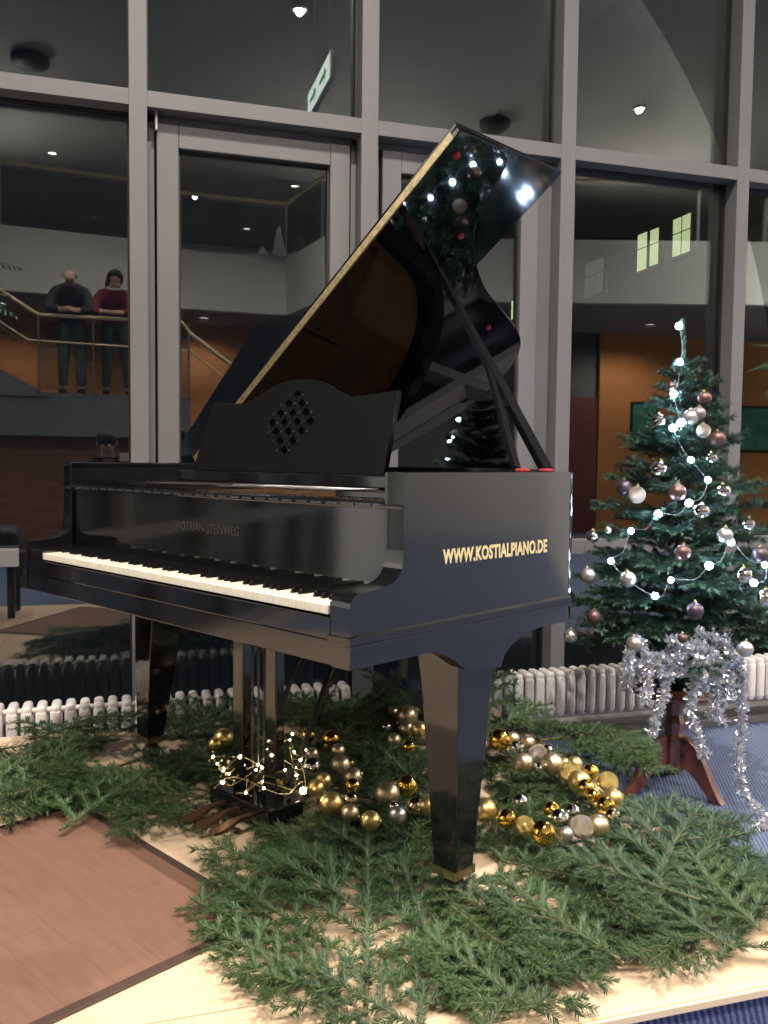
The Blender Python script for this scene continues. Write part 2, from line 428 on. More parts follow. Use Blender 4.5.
# glazing; the bays either side of the centre mullion have sashes between the transoms
wn = 0
for i in range(len(MX) - 1):
    x0, x1 = MX[i][1], MX[i + 1][0]
    for z0, z1, row in ((-0.16, 0.564, 0), (0.630, 2.400, 1), (2.463, 4.4, 2), (4.465, 6.3, 3)):
        wn += 1
        w = bpy.data.objects.new('window_%d' % wn, None); COL.objects.link(w); struct(w)
        if row == 1 and i in (6, 7):
            # fixed rebate then the opening sash
            bm = bmesh.new()
            for lo, hi in (((x0, YG - 0.01, z0), (x0 + 0.03, YG + 0.04, z1)), ((x1 - (0.025 if i == 6 else 0.070), YG - 0.01, z0), (x1, YG + 0.04, z1)),
                           ((x0, YG - 0.01, z1 - 0.028), (x1, YG + 0.04, z1)), ((x0, YG - 0.01, z0), (x1, YG + 0.04, z0 + 0.025))):
                box(bm, lo, hi, 0.003)
            new_obj('frame', bm, M['frame'], w)
            bm = bmesh.new()
            sx0, sx1, sz0, sz1 = x0 + 0.038, x1 - (0.034 if i == 6 else 0.079), z0 + 0.03, z1 - 0.035
            for lo, hi in (((sx0, YG - 0.035, sz0), (sx0 + 0.088, YG + 0.03, sz1)), ((sx1 - 0.088, YG - 0.035, sz0), (sx1, YG + 0.03, sz1)),
                           ((sx0 + 0.088, YG - 0.034, sz1 - 0.093), (sx1 - 0.088, YG + 0.03, sz1)), ((sx0 + 0.088, YG - 0.034, sz0), (sx1 - 0.088, YG + 0.03, sz0 + 0.093))):
                box(bm, lo, hi, 0.004)
            new_obj('sash', bm, M['frame'], w)
            px0, px1, pz0, pz1 = sx0 + 0.088, sx1 - 0.088, sz0 + 0.093, sz1 - 0.093
            bm = bmesh.new()
            box(bm, (sx0 - 0.008, YG - 0.06, sz1 - 0.04), (sx0 + 0.004, YG - 0.035, sz1 + 0.055), 0.004)
            if i == 6: new_obj('hinge', bm, M['steel'], w)
            else: bm.free()
        else:
            px0, px1, pz0, pz1 = x0, x1, z0, z1
        bm = bmesh.new()
        t = 0.008
        for lo, hi in (((px0, YG - 0.012, pz0), (px0 + t, YG + 0.02, pz1)), ((px1 - t, YG - 0.012, pz0), (px1, YG + 0.02, pz1)),
                       ((px0, YG - 0.012, pz1 - t), (px1, YG + 0.02, pz1)), ((px0, YG - 0.012, pz0), (px1, YG + 0.02, pz0 + t))):
            box(bm, lo, hi)
        new_obj('seal', bm, M['seal'], w)
        new_obj('pane', bbox((px0 + t, YG, pz0 + t), (px1 - t, YG + 0.012, pz1 - t)), M['glass'], w)

# courtyard wing outside with a few lit windows (runs away from the facade)
wing = thing('building_wing', 'dark building wing outside the glass with a few lit windows', 'building', (7.05, 10, FZ))
bm = bmesh.new(); box(bm, (0, -7.4, 0), (3, 8, 8.5)); new_obj('facade', bm, M['facade'], wing)
def wing_window(y0, y1, z0, z1, m, mull):
    f = bmesh.new(); box(f, (-0.06, y0 - 10 - 0.04, z0 - FZ - 0.04), (0.02, y1 - 10 + 0.04, z1 - FZ + 0.04), 0.01)
    w = new_obj('window', f, M['facade'], wing)
    n = mull
    bm = bmesh.new(); wdt = (y1 - y0) / n
    for k in range(n):
        for zz0, zz1 in ((z0, z0 + (z1 - z0) * 0.58), (z0 + (z1 - z0) * 0.62, z1)):
            box(bm, (-0.075, y0 - 10 + k * wdt + 0.02, zz0 - FZ), (-0.06, y0 - 10 + (k + 1) * wdt - 0.02, zz1 - FZ))
    new_obj('pane', bm, m, w)
wing_window(8.68, 9.09, 3.90, 4.41, M['lit_window'], 2)
wing_window(9.41, 9.64, 3.89, 4.40, M['lit_window'], 1)
wing_window(9.70, 9.96, 3.88, 4.41, M['lit_window'], 1)
wing_window(10.9, 11.5, 3.76, 4.31, M['lit_window_dim'], 2)
wing_window(13.95, 14.35, 3.84, 4.2, M['lit_window'], 2)

# gallery running round the back of the hall
GP = [(-9.0, -6.8), (-2.04, -7.36), (-0.29, -7.57), (0.47, -8.0), (2.15, -8.05), (2.41, -6.54), (5.94, -5.48), (7.69, -4.95), (8.64, -4.67), (13.0, -3.6)]
bm = bmesh.new()
def strip(bm, path, z0, z1, th):
    for (x0, y0), (x1, y1) in zip(path, path[1:]):
        d = Vector((x1 - x0, y1 - y0)).normalized(); n = Vector((d.y, -d.x)) * th
        vs = [(x0, y0), (x1, y1), (x1 + n.x, y1 + n.y), (x0 + n.x, y0 + n.y)]
        prism(bm, vs, lambda u, v, k: (u, v, z0 if k == 0 else z1))
strip(bm, GP, 3.36, 4.27, 0.15)
struct(new_obj('wall_gallery_parapet', bm, M['wall_white']))
bm = bmesh.new()
prism(bm, [(x, y - 0.1) for x, y in GP] + [(13, -16), (-9, -16)], lambda u, v, k: (u, v, 3.37 if k == 0 else 3.6))
struct(new_obj('floor_gallery', bm, M['ceiling']))
rail = thing('gallery_railing', 'thin brass handrail over glass along the upper gallery, seen reflected', 'railing', (0, 0, 4.27))
bm = bmesh.new(); tube(bm, [(x, y - 0.05, 0.88) for x, y in GP], 0.028); new_obj('handrail', bm, M['rail'], rail, True)
bm = bmesh.new()
for (x0, y0), (x1, y1) in zip(GP[1:], GP[2:]):
    n = max(1, int(math.hypot(x1 - x0, y1 - y0) / 1.6))
    for k in range(n):
        t = k / n; x, y = x0 + (x1 - x0) * t, y0 + (y1 - y0) * t - 0.05
        p = new_obj('post', bbox((x - 0.015, y - 0.015, 0), (x + 0.015, y + 0.015, 0.88)), M['steel'], rail)
strip(bm, [(x, y - 0.04) for x, y in GP], 0.06, 0.8, 0.012)
new_obj('glass_panel', bm, M['bal_glass'], rail)
# walls under the gallery
sbox('wall_back_orange', (-9, -9.9, FZ), (2.6, -9.7, 3.37), M['orange'])
sbox('wall_back_right', (2.6, -8.3, FZ), (13, -8.1, 3.37), M['wall_grey'])
sbox('wall_back_orange_panel', (7.9, -8.09, FZ), (13, -8.0, 3.37), M['orange'])
sbox('wall_back_maroon_panel', (6.9, -8.09, FZ), (7.88, -8.02, 2.2), M['maroon'])
sbox('wall_back_return', (2.6, -9.7, FZ), (2.8, -8.1, 3.37), M['wall_grey'])
for k, (x0, x1, lab) in enumerate([(8.55, 9.15, 'dark green framed picture on the reflected orange wall, left of the tree top'),
                                   (10.9, 12.2, 'large green framed picture on the reflected orange wall at the right photo edge')]):
    p = thing('framed_picture', lab, 'picture', (0, -7.98, 0))
    new_obj('picture_frame', bbox((x0, -0.03, 1.25), (x1, 0.0, 2.15), 0.01), M['seal'], p)
    new_obj('picture_sheet', bbox((x0 + 0.05, 0.0, 1.30), (x1 - 0.05, 0.006, 2.10)), M['picture_green'], p)

# landing with stairs (people lean on its rail)
LY = -5.36
LZ = 1.80
sbox('floor_landing', (-6.0, -9.7, 1.27), (0.42, LY, LZ), M['wall_grey'])
sbox('wall_landing_base', (-6.0, -5.7, FZ), (2.0, -5.5, 1.27), M['red_wood'])
lr = thing('landing_railing', 'brass handrail and glass of the stair landing the two people lean on', 'railing', (0, LY + 0.04, LZ))
bm = bmesh.new(); tube(bm, [(-1.38 - 3.2, 0, 2.95), (-1.38, 0, 0.93), (0.32, 0, 0.93), (0.42, 0, 0.80), (3.2, 0, -1.2)], 0.024)
new_obj('handrail', bm, M['rail'], lr, True)
bm = bmesh.new(); tube(bm, [(-1.38 - 3.2, 0, 2.65), (-1.5, 0, 0.62), (0.42, 0, 0.58), (3.2, 0, -1.5)], 0.012)
new_obj('mid_rail', bm, M['rail'], lr, True)
for x in (-1.38, -0.75, -0.15, 0.40):
    new_obj('post', bbox((x - 0.012, -0.012, 0), (x + 0.012, 0.012, 0.92)), M['steel'], lr)
new_obj('glass_panel', bbox((-1.38, -0.03, 0.03), (0.42, -0.018, 0.86)), M['bal_glass'], lr)
# sloping flanks of the two flights
bm = bmesh.new(); prism(bm, [(-1.25, 1.75), (-1.85, 2.08), (-6, 4.3), (-6, 1.75)], lambda u, v, k: (u, LY + (0.02 if k else -0.1), v))
struct(new_obj('wall_stair_flank_left', bm, M['wall_grey']))

# ceiling fixtures
def downlight(loc, r, label, lit=True):
    t = thing('ceiling_downlight', label, 'ceiling light', loc, group='round downlights in the hall ceiling')
    bm = bmesh.new(); lathe(bm, [(r * 0.82, 0.0), (r * 0.82, -0.03), (r, -0.035), (r * 1.05, -0.02), (r * 1.05, 0.0)], 24)
    new_obj('trim_ring', bm, M['steel'], t)
    bm = bmesh.new(); lathe(bm, [(0, -0.012), (r * 0.8, -0.012), (r * 0.82, 0)], 24)
    new_obj('lens', bm, M['lit'], t)
    return t
downlight((1.616, -4.306, 6.3), 0.10, 'bright round downlight reflected at the very top of the pane above the sash')
downlight((6.981, -5.51, 6.3), 0.10, 'bright round downlight reflected high in the pane right of the raised lid')
downlight((-1.558, -10.325, 6.3), 0.10, 'round downlight reflected in the left pane under the transom')
downlight((2.79, -10.738, 6.3), 0.10, 'round downlight reflected near the right top of the sash pane')
downlight((2.329, -14.126, 6.3), 0.10, 'small round downlight reflected over the gallery in the sash pane')
for x, y, lab in ((0.6, -1.0, 'round downlight in the ceiling over the piano'), (-1.9, -1.3, 'round downlight in the ceiling left of the stage'),
                  (-1.2, -3.9, 'round downlight in the ceiling before the landing'),
                  (4.6, -1.2, 'round downlight in the ceiling right of the stage'), (8.5, -2.8, 'round downlight in the ceiling by the right gallery')):
    downlight((x, y, 6.3), 0.10, lab)
for x, y, z, lab in ((-3.0, -12.0, 6.3, 'added round fill light over the upper gallery at the left'), (1.0, -12.0, 6.3, 'added round fill light over the middle of the upper gallery'),  # fixtures added to go with the fill lamps
                     (5.0, -12.0, 6.3, 'added round fill light over the upper gallery at the right'), (11.0, 0.6, 6.3, 'added round fill light near the right end wall, by the glass'),
                     (11.0, -2.2, 6.3, 'added round fill light near the right end wall, further from the glass'), (-7.2, 0.6, 6.3, 'added round fill light in the far left corner by the glass'),
                     (-2.2, -8.6, 3.36, 'added round fill light under the gallery behind the two people'), (0.9, -8.9, 3.36, 'added round fill light under the gallery right of the two people'),
                     (4.2, -7.6, 3.36, 'added round fill light under the gallery behind the raised lid reflection'), (8.2, -6.9, 3.36, 'added round fill light under the gallery before the orange wall')):
    downlight((x, y, z), 0.08, lab)
for x, y, r, lab in [(-1.548, -6.568, 0.24, 'dark round fixture on the ceiling, reflected in the upper left pane'),
                     (5.141, -6.632, 0.24, 'dark round fixture on the ceiling, reflected behind the lid corner')]:
    t = thing('ceiling_fixture', lab, 'ceiling light', (x, y, 6.3), group='unlit round ceiling fixtures')
    bm = bmesh.new(); lathe(bm, [(0.0, -0.16), (r * 0.8, -0.14), (r, -0.10), (r, -0.02)], 28); new_obj('housing', bm, M['seal'], t)
    bm = bmesh.new(); lathe(bm, [(r * 0.5, -0.02), (r * 0.5, 0.0), (0, 0)], 20); new_obj('mount', bm, M['steel'], t)
# hanging escape sign
es = thing('exit_sign', 'long white lit escape sign hanging from the ceiling, reflected near the upper middle mullion', 'sign', (1.27, -1.55, 4.25))
new_obj('housing', bbox((-0.025, -0.46, -0.115), (0.025, 0.46, 0.115), 0.008), M['wall_white'], es)
for sx in (-1, 1):
    new_obj('lit_face', bbox((sx * 0.025 - 0.002, -0.44, -0.10), (sx * 0.025 + 0.002, 0.44, 0.10)), M['lit_sign'], es)
    bm = bmesh.new()
    f = lambda u, v, k: (sx * (0.0275 + 0.001 * k), u, v)
    for c in (-0.2, 0.2):
        prism(bm, [(c - 0.15, -0.02), (c + 0.02, -0.02), (c + 0.02, -0.06), (c + 0.12, 0), (c + 0.02, 0.06), (c + 0.02, 0.02), (c - 0.15, 0.02)], f)
    new_obj('arrow_mark', bm, M['green_mark'], es)
bm = bmesh.new(); tube(bm, [(0, -0.3, 0.11), (0, -0.3, 2.05)], 0.006); tube(bm, [(0, 0.3, 0.11), (0, 0.3, 2.05)], 0.006)
new_obj('suspension_rod', bm, M['steel'], es)
# objects on the gallery
o = thing('white_cone_ornament', 'white pointed paper tree standing on the reflected gallery edge', 'ornament', (2.0, -7.93, 4.27))
bm = bmesh.new(); lathe(bm, [(0.0, 0.50), (0.03, 0.42), (0.12, 0.02), (0.0, 0.0)], 7); new_obj('cone', bm, M['wall_white'], o)
bm = bmesh.new(); lathe(bm, [(0.0, 0.14), (0.11, 0.0), (0.0, 0.0)], 5, (-0.26, 0, 0)); new_obj('cone', bm, M['wall_white'], o)

# radiators: rows of columns on short legs
def radiator(x0, x1, label):
    t = thing('radiator', label, 'radiator', (x0, 1.87, FZ), group='low white column radiators along the glass front')
    n = int((x1 - x0) / 0.0502)
    bm = bmesh.new()
    zb, zt = 0.145, 0.345
    for yy in (-0.042, 0.0, 0.042):
        box(bm, (-0.0195, yy - 0.013, zb + 0.012), (0.0195, yy + 0.013, zt - 0.02), 0.011, 3)
    box(bm, (-0.0175, -0.052, zt - 0.045), (0.0175, 0.052, zt), 0.0135, 4)
    box(bm, (-0.0175, -0.052, zb), (0.0175, 0.052, zb + 0.04), 0.0135, 4)
    tube(bm, [(-0.0252, 0, zt - 0.028), (0.0252, 0, zt - 0.028)], 0.012, 8)
    tube(bm, [(-0.0252, 0, zb + 0.022), (0.0252, 0, zb + 0.022)], 0.012, 8)
    c0 = new_obj('column', bm, M['radiator'], t); sharp(c0, 50)
    for k in range(1, n):
        c = c0.copy(); COL.objects.link(c); c.location = (k * 0.0502, 0, 0); c.parent = t
    m = n * 0.0502
    for k in range(int(m / 0.85) + 1):
        x = 0.18 + k * 0.85
        if x < m: new_obj('leg', bbox((x - 0.015, -0.015, 0.035), (x + 0.015, 0.015, zb + 0.01), 0.002), M['plinth'], t)
    bm = bmesh.new(); tube(bm, [(-0.03, 0.0, 0.16), (m + 0.03, 0.0, 0.16)], 0.012); new_obj('pipe', bm, M['radiator'], t)
    return t
radiator(-2.25, 0.56, 'low white radiator along the glass left of the piano, its tops showing over the branches')
radiator(0.98, 5.2, 'low white radiator along the glass behind the near leg and the tree stand')

# unseen stool added so its mirror image darkens the glass at the left
stl = thing('added_stool', 'added dark padded stool, out of view, for the dark shape reflected at the left edge', 'stool', (-1.30, 0.12, 0))
bm = bmesh.new(); box(bm, (-0.27, -0.18, 0.42), (0.27, 0.18, 0.56), 0.055, 5); new_obj('cushion', bm, M['matte_black'], stl, True)
new_obj('seat_frame', bbox((-0.26, -0.17, 0.35), (0.26, 0.17, 0.43), 0.006), M['lacquer'], stl)
for sx in (-1, 1):
    for sy in (-1, 1):
        bm = bmesh.new(); box(bm, (sx * 0.23 - 0.022, sy * 0.14 - 0.022, 0.0), (sx * 0.23 + 0.022, sy * 0.14 + 0.022, 0.36), 0.004); new_obj('leg', bm, M['lacquer'], stl)

# stage and mat
st = thing('stage', 'low stage of pale birch boards with blue ribbed skirting under the piano', 'stage', (0, 0, 0))
new_obj('deck', bbox((-3.2, -0.204, -0.02), (1.035, 1.76, 0.0), 0.002), M['boards'], st)
new_obj('skirting', bbox((-3.19, -0.190, FZ), (1.025, 1.75, -0.02)), M['skirt'], st)
new_obj('edge_strip', bbox((-3.2, -0.212, -0.018), (1.043, -0.2045, -0.002), 0.002), M['board_edge'], st)
PR = -math.radians(60.869)
mt = thing('floor_mat', 'reddish brown wooden floor mat with dark edging before the keyboard', 'floor mat', (0, 0, 0.0), (0, 0, PR))
new_obj('mat_surface', bbox((-1.15, -0.60, 0.0005), (-0.315, 0.033, 0.006)), M['mat_wood'], mt)
bm = bmesh.new()
for lo, hi in (((-1.172, -0.62, 0.0005), (-0.292, -0.60, 0.007)), ((-1.172, 0.033, 0.0005), (-0.292, 0.055, 0.007)),
               ((-1.172, -0.60, 0.0005), (-1.15, 0.033, 0.007)), ((-0.315, -0.60, 0.0005), (-0.292, 0.033, 0.007))):
    box(bm, lo, hi, 0.001)
new_obj('edging', bm, M['mat_edge'], mt)
M['dim_steel'] = mat('dim_steel', (0.10, 0.10, 0.10), 0.35, 0.8)
# ------------------------------------------------------------------ grand piano (local frame: x runs treble(0) to bass(-W), y towards the tail)
W = 1.435
ZR = 0.972
pno = thing('grand_piano', 'black lacquered grand piano with raised lid standing on the branch-strewn stage', 'piano', (0, 0, 0), (0, 0, PR))
TL = [(1.43, .80), (1.405, .845), (1.35, .872), (1.275, .885), (1.20, .925), (1.13, .99), (1.062, 1.08), (.99, 1.20), (.945, 1.31), (.90, 1.42), (.857, 1.525), (.81, 1.61), (.747, 1.675),
      (.67, 1.715), (.585, 1.735), (.48, 1.725), (.373, 1.70), (.232, 1.635), (.13, 1.57), (.05, 1.52), (0.0, 1.49)]
def curve_smooth(p, n=4): return [tuple(v[:2]) for v in spline([(a, b, 0) for a, b in p], n)]
TLs = curve_smooth(TL, 3)
# rim outline (outer) from treble front to bass front
case_pts = [(0, 0.10), (0, 0.40), (0, 0.735), (-0.010, 0.765), (-0.05, 0.81)] + [(-W + s, v - 0.012) for s, v in TLs if s < 1.31 and s > 0.04] + [(-W, 1.46), (-W, 0.8), (-W, 0.10)]
def offset_path(p, d):
    out = []
    for i in range(len(p)):
        a = Vector(p[max(i - 1, 0)]); b = Vector(p[min(i + 1, len(p) - 1)])
        t = (b - a).normalized(); n = Vector((-t.y, t.x))
        out.append((p[i][0] + n.x * d, p[i][1] + n.y * d))
    return out
def wall_strip(bm, path, d, z0, z1):
    inn = offset_path(path, d)
    for i in range(len(path) - 1):
        q = [path[i], path[i + 1], inn[i + 1], inn[i]]
        vs0 = [bm.verts.new((x, y, z0)) for x, y in q]; vs1 = [bm.verts.new((x, y, z1)) for x, y in q]
        bm.faces.new((vs0[0], vs0[1], vs1[1], vs1[0])); bm.faces.new((vs0[3], vs0[2], vs1[2], vs1[3]))
        bm.faces.new(vs1); bm.faces.new(vs0)
        if i == 0: bm.faces.new((vs0[0], vs0[3], vs1[3], vs1[0]))
        if i == len(path) - 2: bm.faces.new((vs0[1], vs0[2], vs1[2], vs1[1]))
    bmesh.ops.remove_doubles(bm, verts=bm.verts, dist=1e-5)
    bmesh.ops.recalc_face_normals(bm, faces=bm.faces)
bm = bmesh.new(); wall_strip(bm, [(x, y) for x, y in case_pts], 0.045, 0.607, ZR)
# remove portion in front of the case line: path starts at y 0.145
rim = new_obj('rim', bm, M['satin'], pno); sharp(rim, 30)
# step: the rim starts where the arms end
for v in rim.data.vertices:
    if v.co.y < 0.142: v.co.y = 0.142
# arms (cheeks): S-curved side pieces in front of the rim
arm = [(0.0, 0.607), (0.0, 0.722)] + bez((0.0, 0.722), (0.0, 0.742), (0.012, 0.747), (0.030, 0.748), 5)[1:] + \
      bez((0.030, 0.748), (0.075, 0.752), (0.118, 0.752), (0.134, 0.775), 6)[1:] + bez((0.134, 0.775), (0.1425, 0.787), (0.142, 0.80), (0.142, 0.82), 4)[1:] + \
      [(0.142, 0.90), (0.142, ZR), (0.1425, ZR), (0.1425, 0.607)]
for nm, x0, x1 in (('arm', -0.052, 0.0), ('arm', -W, -W + 0.052)):
    bm = bmesh.new(); prism(bm, arm, lambda u, v, k: (x0 if k == 0 else x1, u, v))
    a = new_obj(nm, bm, M['lacquer'] if x0 > -0.1 else M['lacquer'], pno)
    a.data.materials.append(M['satin'])
    for p in a.data.polygons:
        if abs(p.normal.x) > 0.9: p.material_index = 1
    bv = a.modifiers.new('bevel', 'BEVEL'); bv.width = 0.002; bv.segments = 2; bv.limit_method = 'ANGLE'; bv.angle_limit = 0.7
# small capital blocks on the upper pillars
# belly moulding round the case
bm = bmesh.new(); mp = [(0.010, -0.010), (0.010, 0.735), (0.000, 0.774), (-0.044, 0.822)] + [(-W + s, v - 0.004) for s, v in TLs if s < 1.31 and s > 0.04] + [(-W - 0.006, 1.47), (-W - 0.006, -0.006)]
wall_strip(bm, mp, 0.02, 0.655, 0.668)
new_obj('moulding', bm, M['lacquer'], pno)
bm = bmesh.new(); mp2 = [(a * 1.0 + (0.003 if a > -0.5 else 0), b) for a, b in mp]
wall_strip(bm, mp2, 0.02, 0.647, 0.6545); new_obj('moulding', bm, M['satin'], pno)
bm = bmesh.new(); box(bm, (-0.058, -0.006, 0.655), (0.006, 0.012, 0.668), 0.002); box(bm, (-W - 0.006, -0.006, 0.655), (-W + 0.058, 0.012, 0.668), 0.002)
new_obj('moulding', bm, M['lacquer'], pno)
# key bed, apron, key slip, underside
new_obj('key_bed', bbox((-W + 0.002, 0.004, 0.607), (-0.002, 0.20, 0.655), 0.002), M['satin'], pno)
new_obj('key_slip', bbox((-W + 0.053, 0.000, 0.656), (-0.053, 0.010, 0.698), 0.002), M['lacquer'], pno)
uo = [(-0.047, 0.20), (-0.047, 0.72)] + [(-W + s * 0.96 + 0.02, v - 0.06) for s, v in TLs if s < 1.25 and s > 0.05] + [(-W + 0.047, 1.38), (-W + 0.047, 0.20)]
bm = bmesh.new(); prism(bm, uo, lambda u, v, k: (u, v, 0.66 if k == 0 else 0.68)); new_obj('soundboard', bm, M['dark_wood'], pno)
for k, (a, b) in enumerate([((-0.1, 0.42), (-W + 0.1, 0.42)), ((-0.30, 0.85), (-W + 0.05, 0.75)), ((-0.55, 1.25), (-W + 0.05, 1.05))]):
    bm = bmesh.new(); prism(bm, [(a[0], a[1] - 0.03), (a[0], a[1] + 0.03), (b[0], b[1] + 0.03), (b[0], b[1] - 0.03)], lambda u, v, k2: (u, v, 0.612 if k2 == 0 else 0.66))
    new_obj('brace_beam', bm, M['dark_wood'], pno)
# iron plate, pin block, strings
po = [(-0.06, 0.30), (-0.06, 0.70), (-0.10, 0.76)] + [(-W + s * 0.94 + 0.03, v - 0.09) for s, v in TLs if s < 1.2 and s > 0.08] + [(-W + 0.06, 1.35), (-W + 0.06, 0.30)]
bm = bmesh.new(); prism(bm, po, lambda u, v, k: (u, v, 0.875 if k == 0 else 0.89)); pl = new_obj('iron_plate', bm, M['gold_plate'], pno)
for k in range(5):
    x = -0.25 - k * 0.26
    bm = bmesh.new(); prism(bm, [(x - 0.012, 0.40), (x + 0.012, 0.40), (x - 0.12 - 0.07 * (5 - k) * .3, 1.30 - 0.05 * abs(k - 3)), (x - 0.145 - 0.07 * (5 - k) * .3, 1.30 - 0.05 * abs(k - 3))], lambda u, v, kk: (u, v, 0.89 if kk == 0 else 0.902))
    if x - 0.2 > -W + 0.1: new_obj('plate_strut', bm, M['gold_plate'], pl)
    else: bm.free()
bm = bmesh.new()
for k in range(110):
    x = -0.10 - k * 0.0113
    y1 = 0.78 + 0.62 * min(1, (k / 70.0)) ** 0.8
    tube(bm, [(x, 0.42, 0.915), (x - 0.02, y1, 0.912)], 0.0006, 3)
s_ = new_obj('string_set', bm, M['steel'], pno); s_['kind'] = 'stuff'
bm = bmesh.new()
for k in range(84):
    for j in range(2):
        x = -0.10 - k * 0.0147; y = 0.355 + j * 0.022 + (k % 2) * 0.008
        tube(bm, [(x, y, 0.89), (x, y, 0.905)], 0.003, 6)
s_ = new_obj('tuning_pin_rows', bm, M['dim_steel'], pno); s_['kind'] = 'stuff'
# fallboard, its rail and hinge
new_obj('fallboard', bbox((-W + 0.053, 0.150, 0.716), (-0.053, 0.165, 0.902), 0.002), M['fall'], pno)
bm = bmesh.new(); box(bm, (-W + 0.053, 0.142, 0.898), (-0.053, 0.20, 0.912), 0.003)
box(bm, (-W + 0.001, 0.132, 0.900), (-W + 0.058, 0.144, 0.908), 0.002); box(bm, (-0.058, 0.132, 0.900), (0.003, 0.144, 0.908), 0.002)
rl = new_obj('shelf_rail', bm, M['lacquer'], pno)
bm = bmesh.new()
for k in range(26):
    x = -0.09 - k * 0.049
    box(bm, (x - 0.036, 0.139, 0.9025), (x, 0.143, 0.9075))
new_obj('rail_hinge', bm, M['dim_steel'], rl)
new_obj('key_felt', bbox((-W + 0.054, 0.136, 0.716), (-0.054, 0.149, 0.722)), M['red_felt'], pno)
for a, b in ((-0.054, -0.068), (-W + 0.054, -1.295)):
    new_obj('key_block', bbox((min(a, b), 0.010, 0.655), (max(a, b), 0.149, 0.728), 0.003), M['lacquer'], pno)
# keys
KW, K0, KZ = 1.222 / 52, -0.0702, 0.7197
bm = bmesh.new(); box(bm, (-KW + 0.0004, 0.0087, KZ - 0.018), (-0.0004, 0.150, KZ), 0.0009, 2)
key0 = new_obj('white_key', bm, M['ivory'], pno); key0.location = (K0, 0, 0)
for k in range(1, 52):
    c = key0.copy(); COL.objects.link(c); c.parent = pno; c.location = (K0 - k * KW, 0, 0)
bm = bmesh.new()
vs = [(-0.0055, 0.055, KZ - 0.002), (0.0055, 0.055, KZ - 0.002), (0.0055, 0.150, KZ - 0.002), (-0.0055, 0.150, KZ - 0.002),
      (-0.0042, 0.061, KZ + 0.0115), (0.0042, 0.061, KZ + 0.0115), (0.0042, 0.150, KZ + 0.0115), (-0.0042, 0.150, KZ + 0.0115)]
v = [bm.verts.new(p) for p in vs]
for f in ((0, 1, 5, 4), (1, 2, 6, 5), (2, 3, 7, 6), (3, 0, 4, 7), (4, 5, 6, 7), (3, 2, 1, 0)): bm.faces.new([v[i] for i in f])
bmesh.ops.bevel(bm, geom=list(bm.edges), offset=0.0008, segments=2, affect='EDGES')
bk0 = None
# white keys counted from the treble end: C is key 0, then B A G F E D C ...
names = ['C'] + ['B', 'A', 'G', 'F', 'E', 'D', 'C'] * 7 + ['B', 'A']
for k in range(51):
    if names[k] in ('C', 'F'): continue        # no black key on their bass side
    x = K0 - (k + 1) * KW
    if bk0 is None:
        bk0 = new_obj('black_key', bm, M['ebony'], pno); bk0.location = (x, 0, 0)
    else:
        c = bk0.copy(); COL.objects.link(c); c.parent = pno; c.location = (x, 0, 0)
# lettering
me = mesh_from_text('GROTRIAN-STEINWEG', 0.034, 0.0004)
xs = [v.co.x for v in me.vertices]; s = 0.285 / (max(xs) - min(xs))
me.materials.append(M['dim_letter'])
t = bpy.data.objects.new('maker_lettering', me); COL.objects.link(t); t.parent = pno
t.rotation_euler = (PI / 2, 0, 0); t.scale = (s, 1, 1); t.location = (-0.83, 0.1492, 0.811)
me = mesh_from_text('WWW.KOSTIALPIANO.DE', 0.0405, 0.0003, 0.0016)
xs = [v.co.x for v in me.vertices]; s = 0.38 / (max(xs) - min(xs))
me.materials.append(M['gold_letter'])
t = bpy.data.objects.new('web_address_lettering', me); COL.objects.link(t); t.parent = pno
t.rotation_euler = (PI / 2, 0, PI / 2); t.scale = (s, 1, 1); t.location = (0.0006, 0.260 - min(xs) * s, 0.7855)
# music shelf and desk
for a, b in ((-0.10, -0.26), (-1.05, -1.33)):
    new_obj('desk_slide', bbox((min(a, b), 0.20, 0.915), (max(a, b), 0.50, 0.930), 0.002), M['lacquer'], pno)
new_obj('desk_rail', bbox((-1.10, 0.335, 0.93), (-0.21, 0.375, 0.962), 0.004), M['lacquer'], pno)
cu = bpy.data.curves.new('music_desk', 'CURVE'); cu.dimensions = '2D'; cu.fill_mode = 'BOTH'; cu.extrude = 0.006; cu.bevel_depth = 0.0015
def poly2(pts):
    sp = cu.splines.new('POLY'); sp.points.add(len(pts) - 1)
    for i, (x, y) in enumerate(pts): sp.points[i].co = (x, y, 0, 1)
    sp.use_cyclic_u = True
half = [(0.388, 0.0), (0.375, 0.205), (0.30, 0.200), (0.215, 0.196)] + bez((0.215, 0.196), (0.185, 0.215), (0.16, 0.212), (0.13, 0.232), 6)[1:] + bez((0.13, 0.232), (0.08, 0.253), (0.04, 0.255), (0.0, 0.255), 5)[1:]
outl = half + [(-x, y) for x, y in half[::-1][1:]]
poly2(outl)
# diamond fretwork: ring of rounded holes
cx, cz, d = 0.005, 0.135, 0.036
for i in range(4):
    for j in range(4):
        u, w = (i - 1.5), (j - 1.5)
        x = cx + (u - w) * d * 0.72; z = cz + (u + w) * d * 0.72
        r = 0.0145
        poly2([(x + r * math.cos(2 * PI * q / 10) * (1.25 if q % 5 == 0 else 0.85), z + r * math.sin(2 * PI * q / 10)) for q in range(10)])
co = bpy.data.objects.new('music_desk', cu); COL.objects.link(co); bpy.context.view_layer.update()
me = bpy.data.meshes.new_from_object(co.evaluated_get(bpy.context.evaluated_depsgraph_get())); bpy.data.objects.remove(co)
me.materials.clear(); me.materials.append(M['desk_black'])
dk = bpy.data.objects.new('music_desk', me); COL.objects.link(dk); dk.parent = pno
dk.location = (-0.643, 0.352, 0.962); dk.rotation_euler = (math.radians(90 - 17), 0, 0)
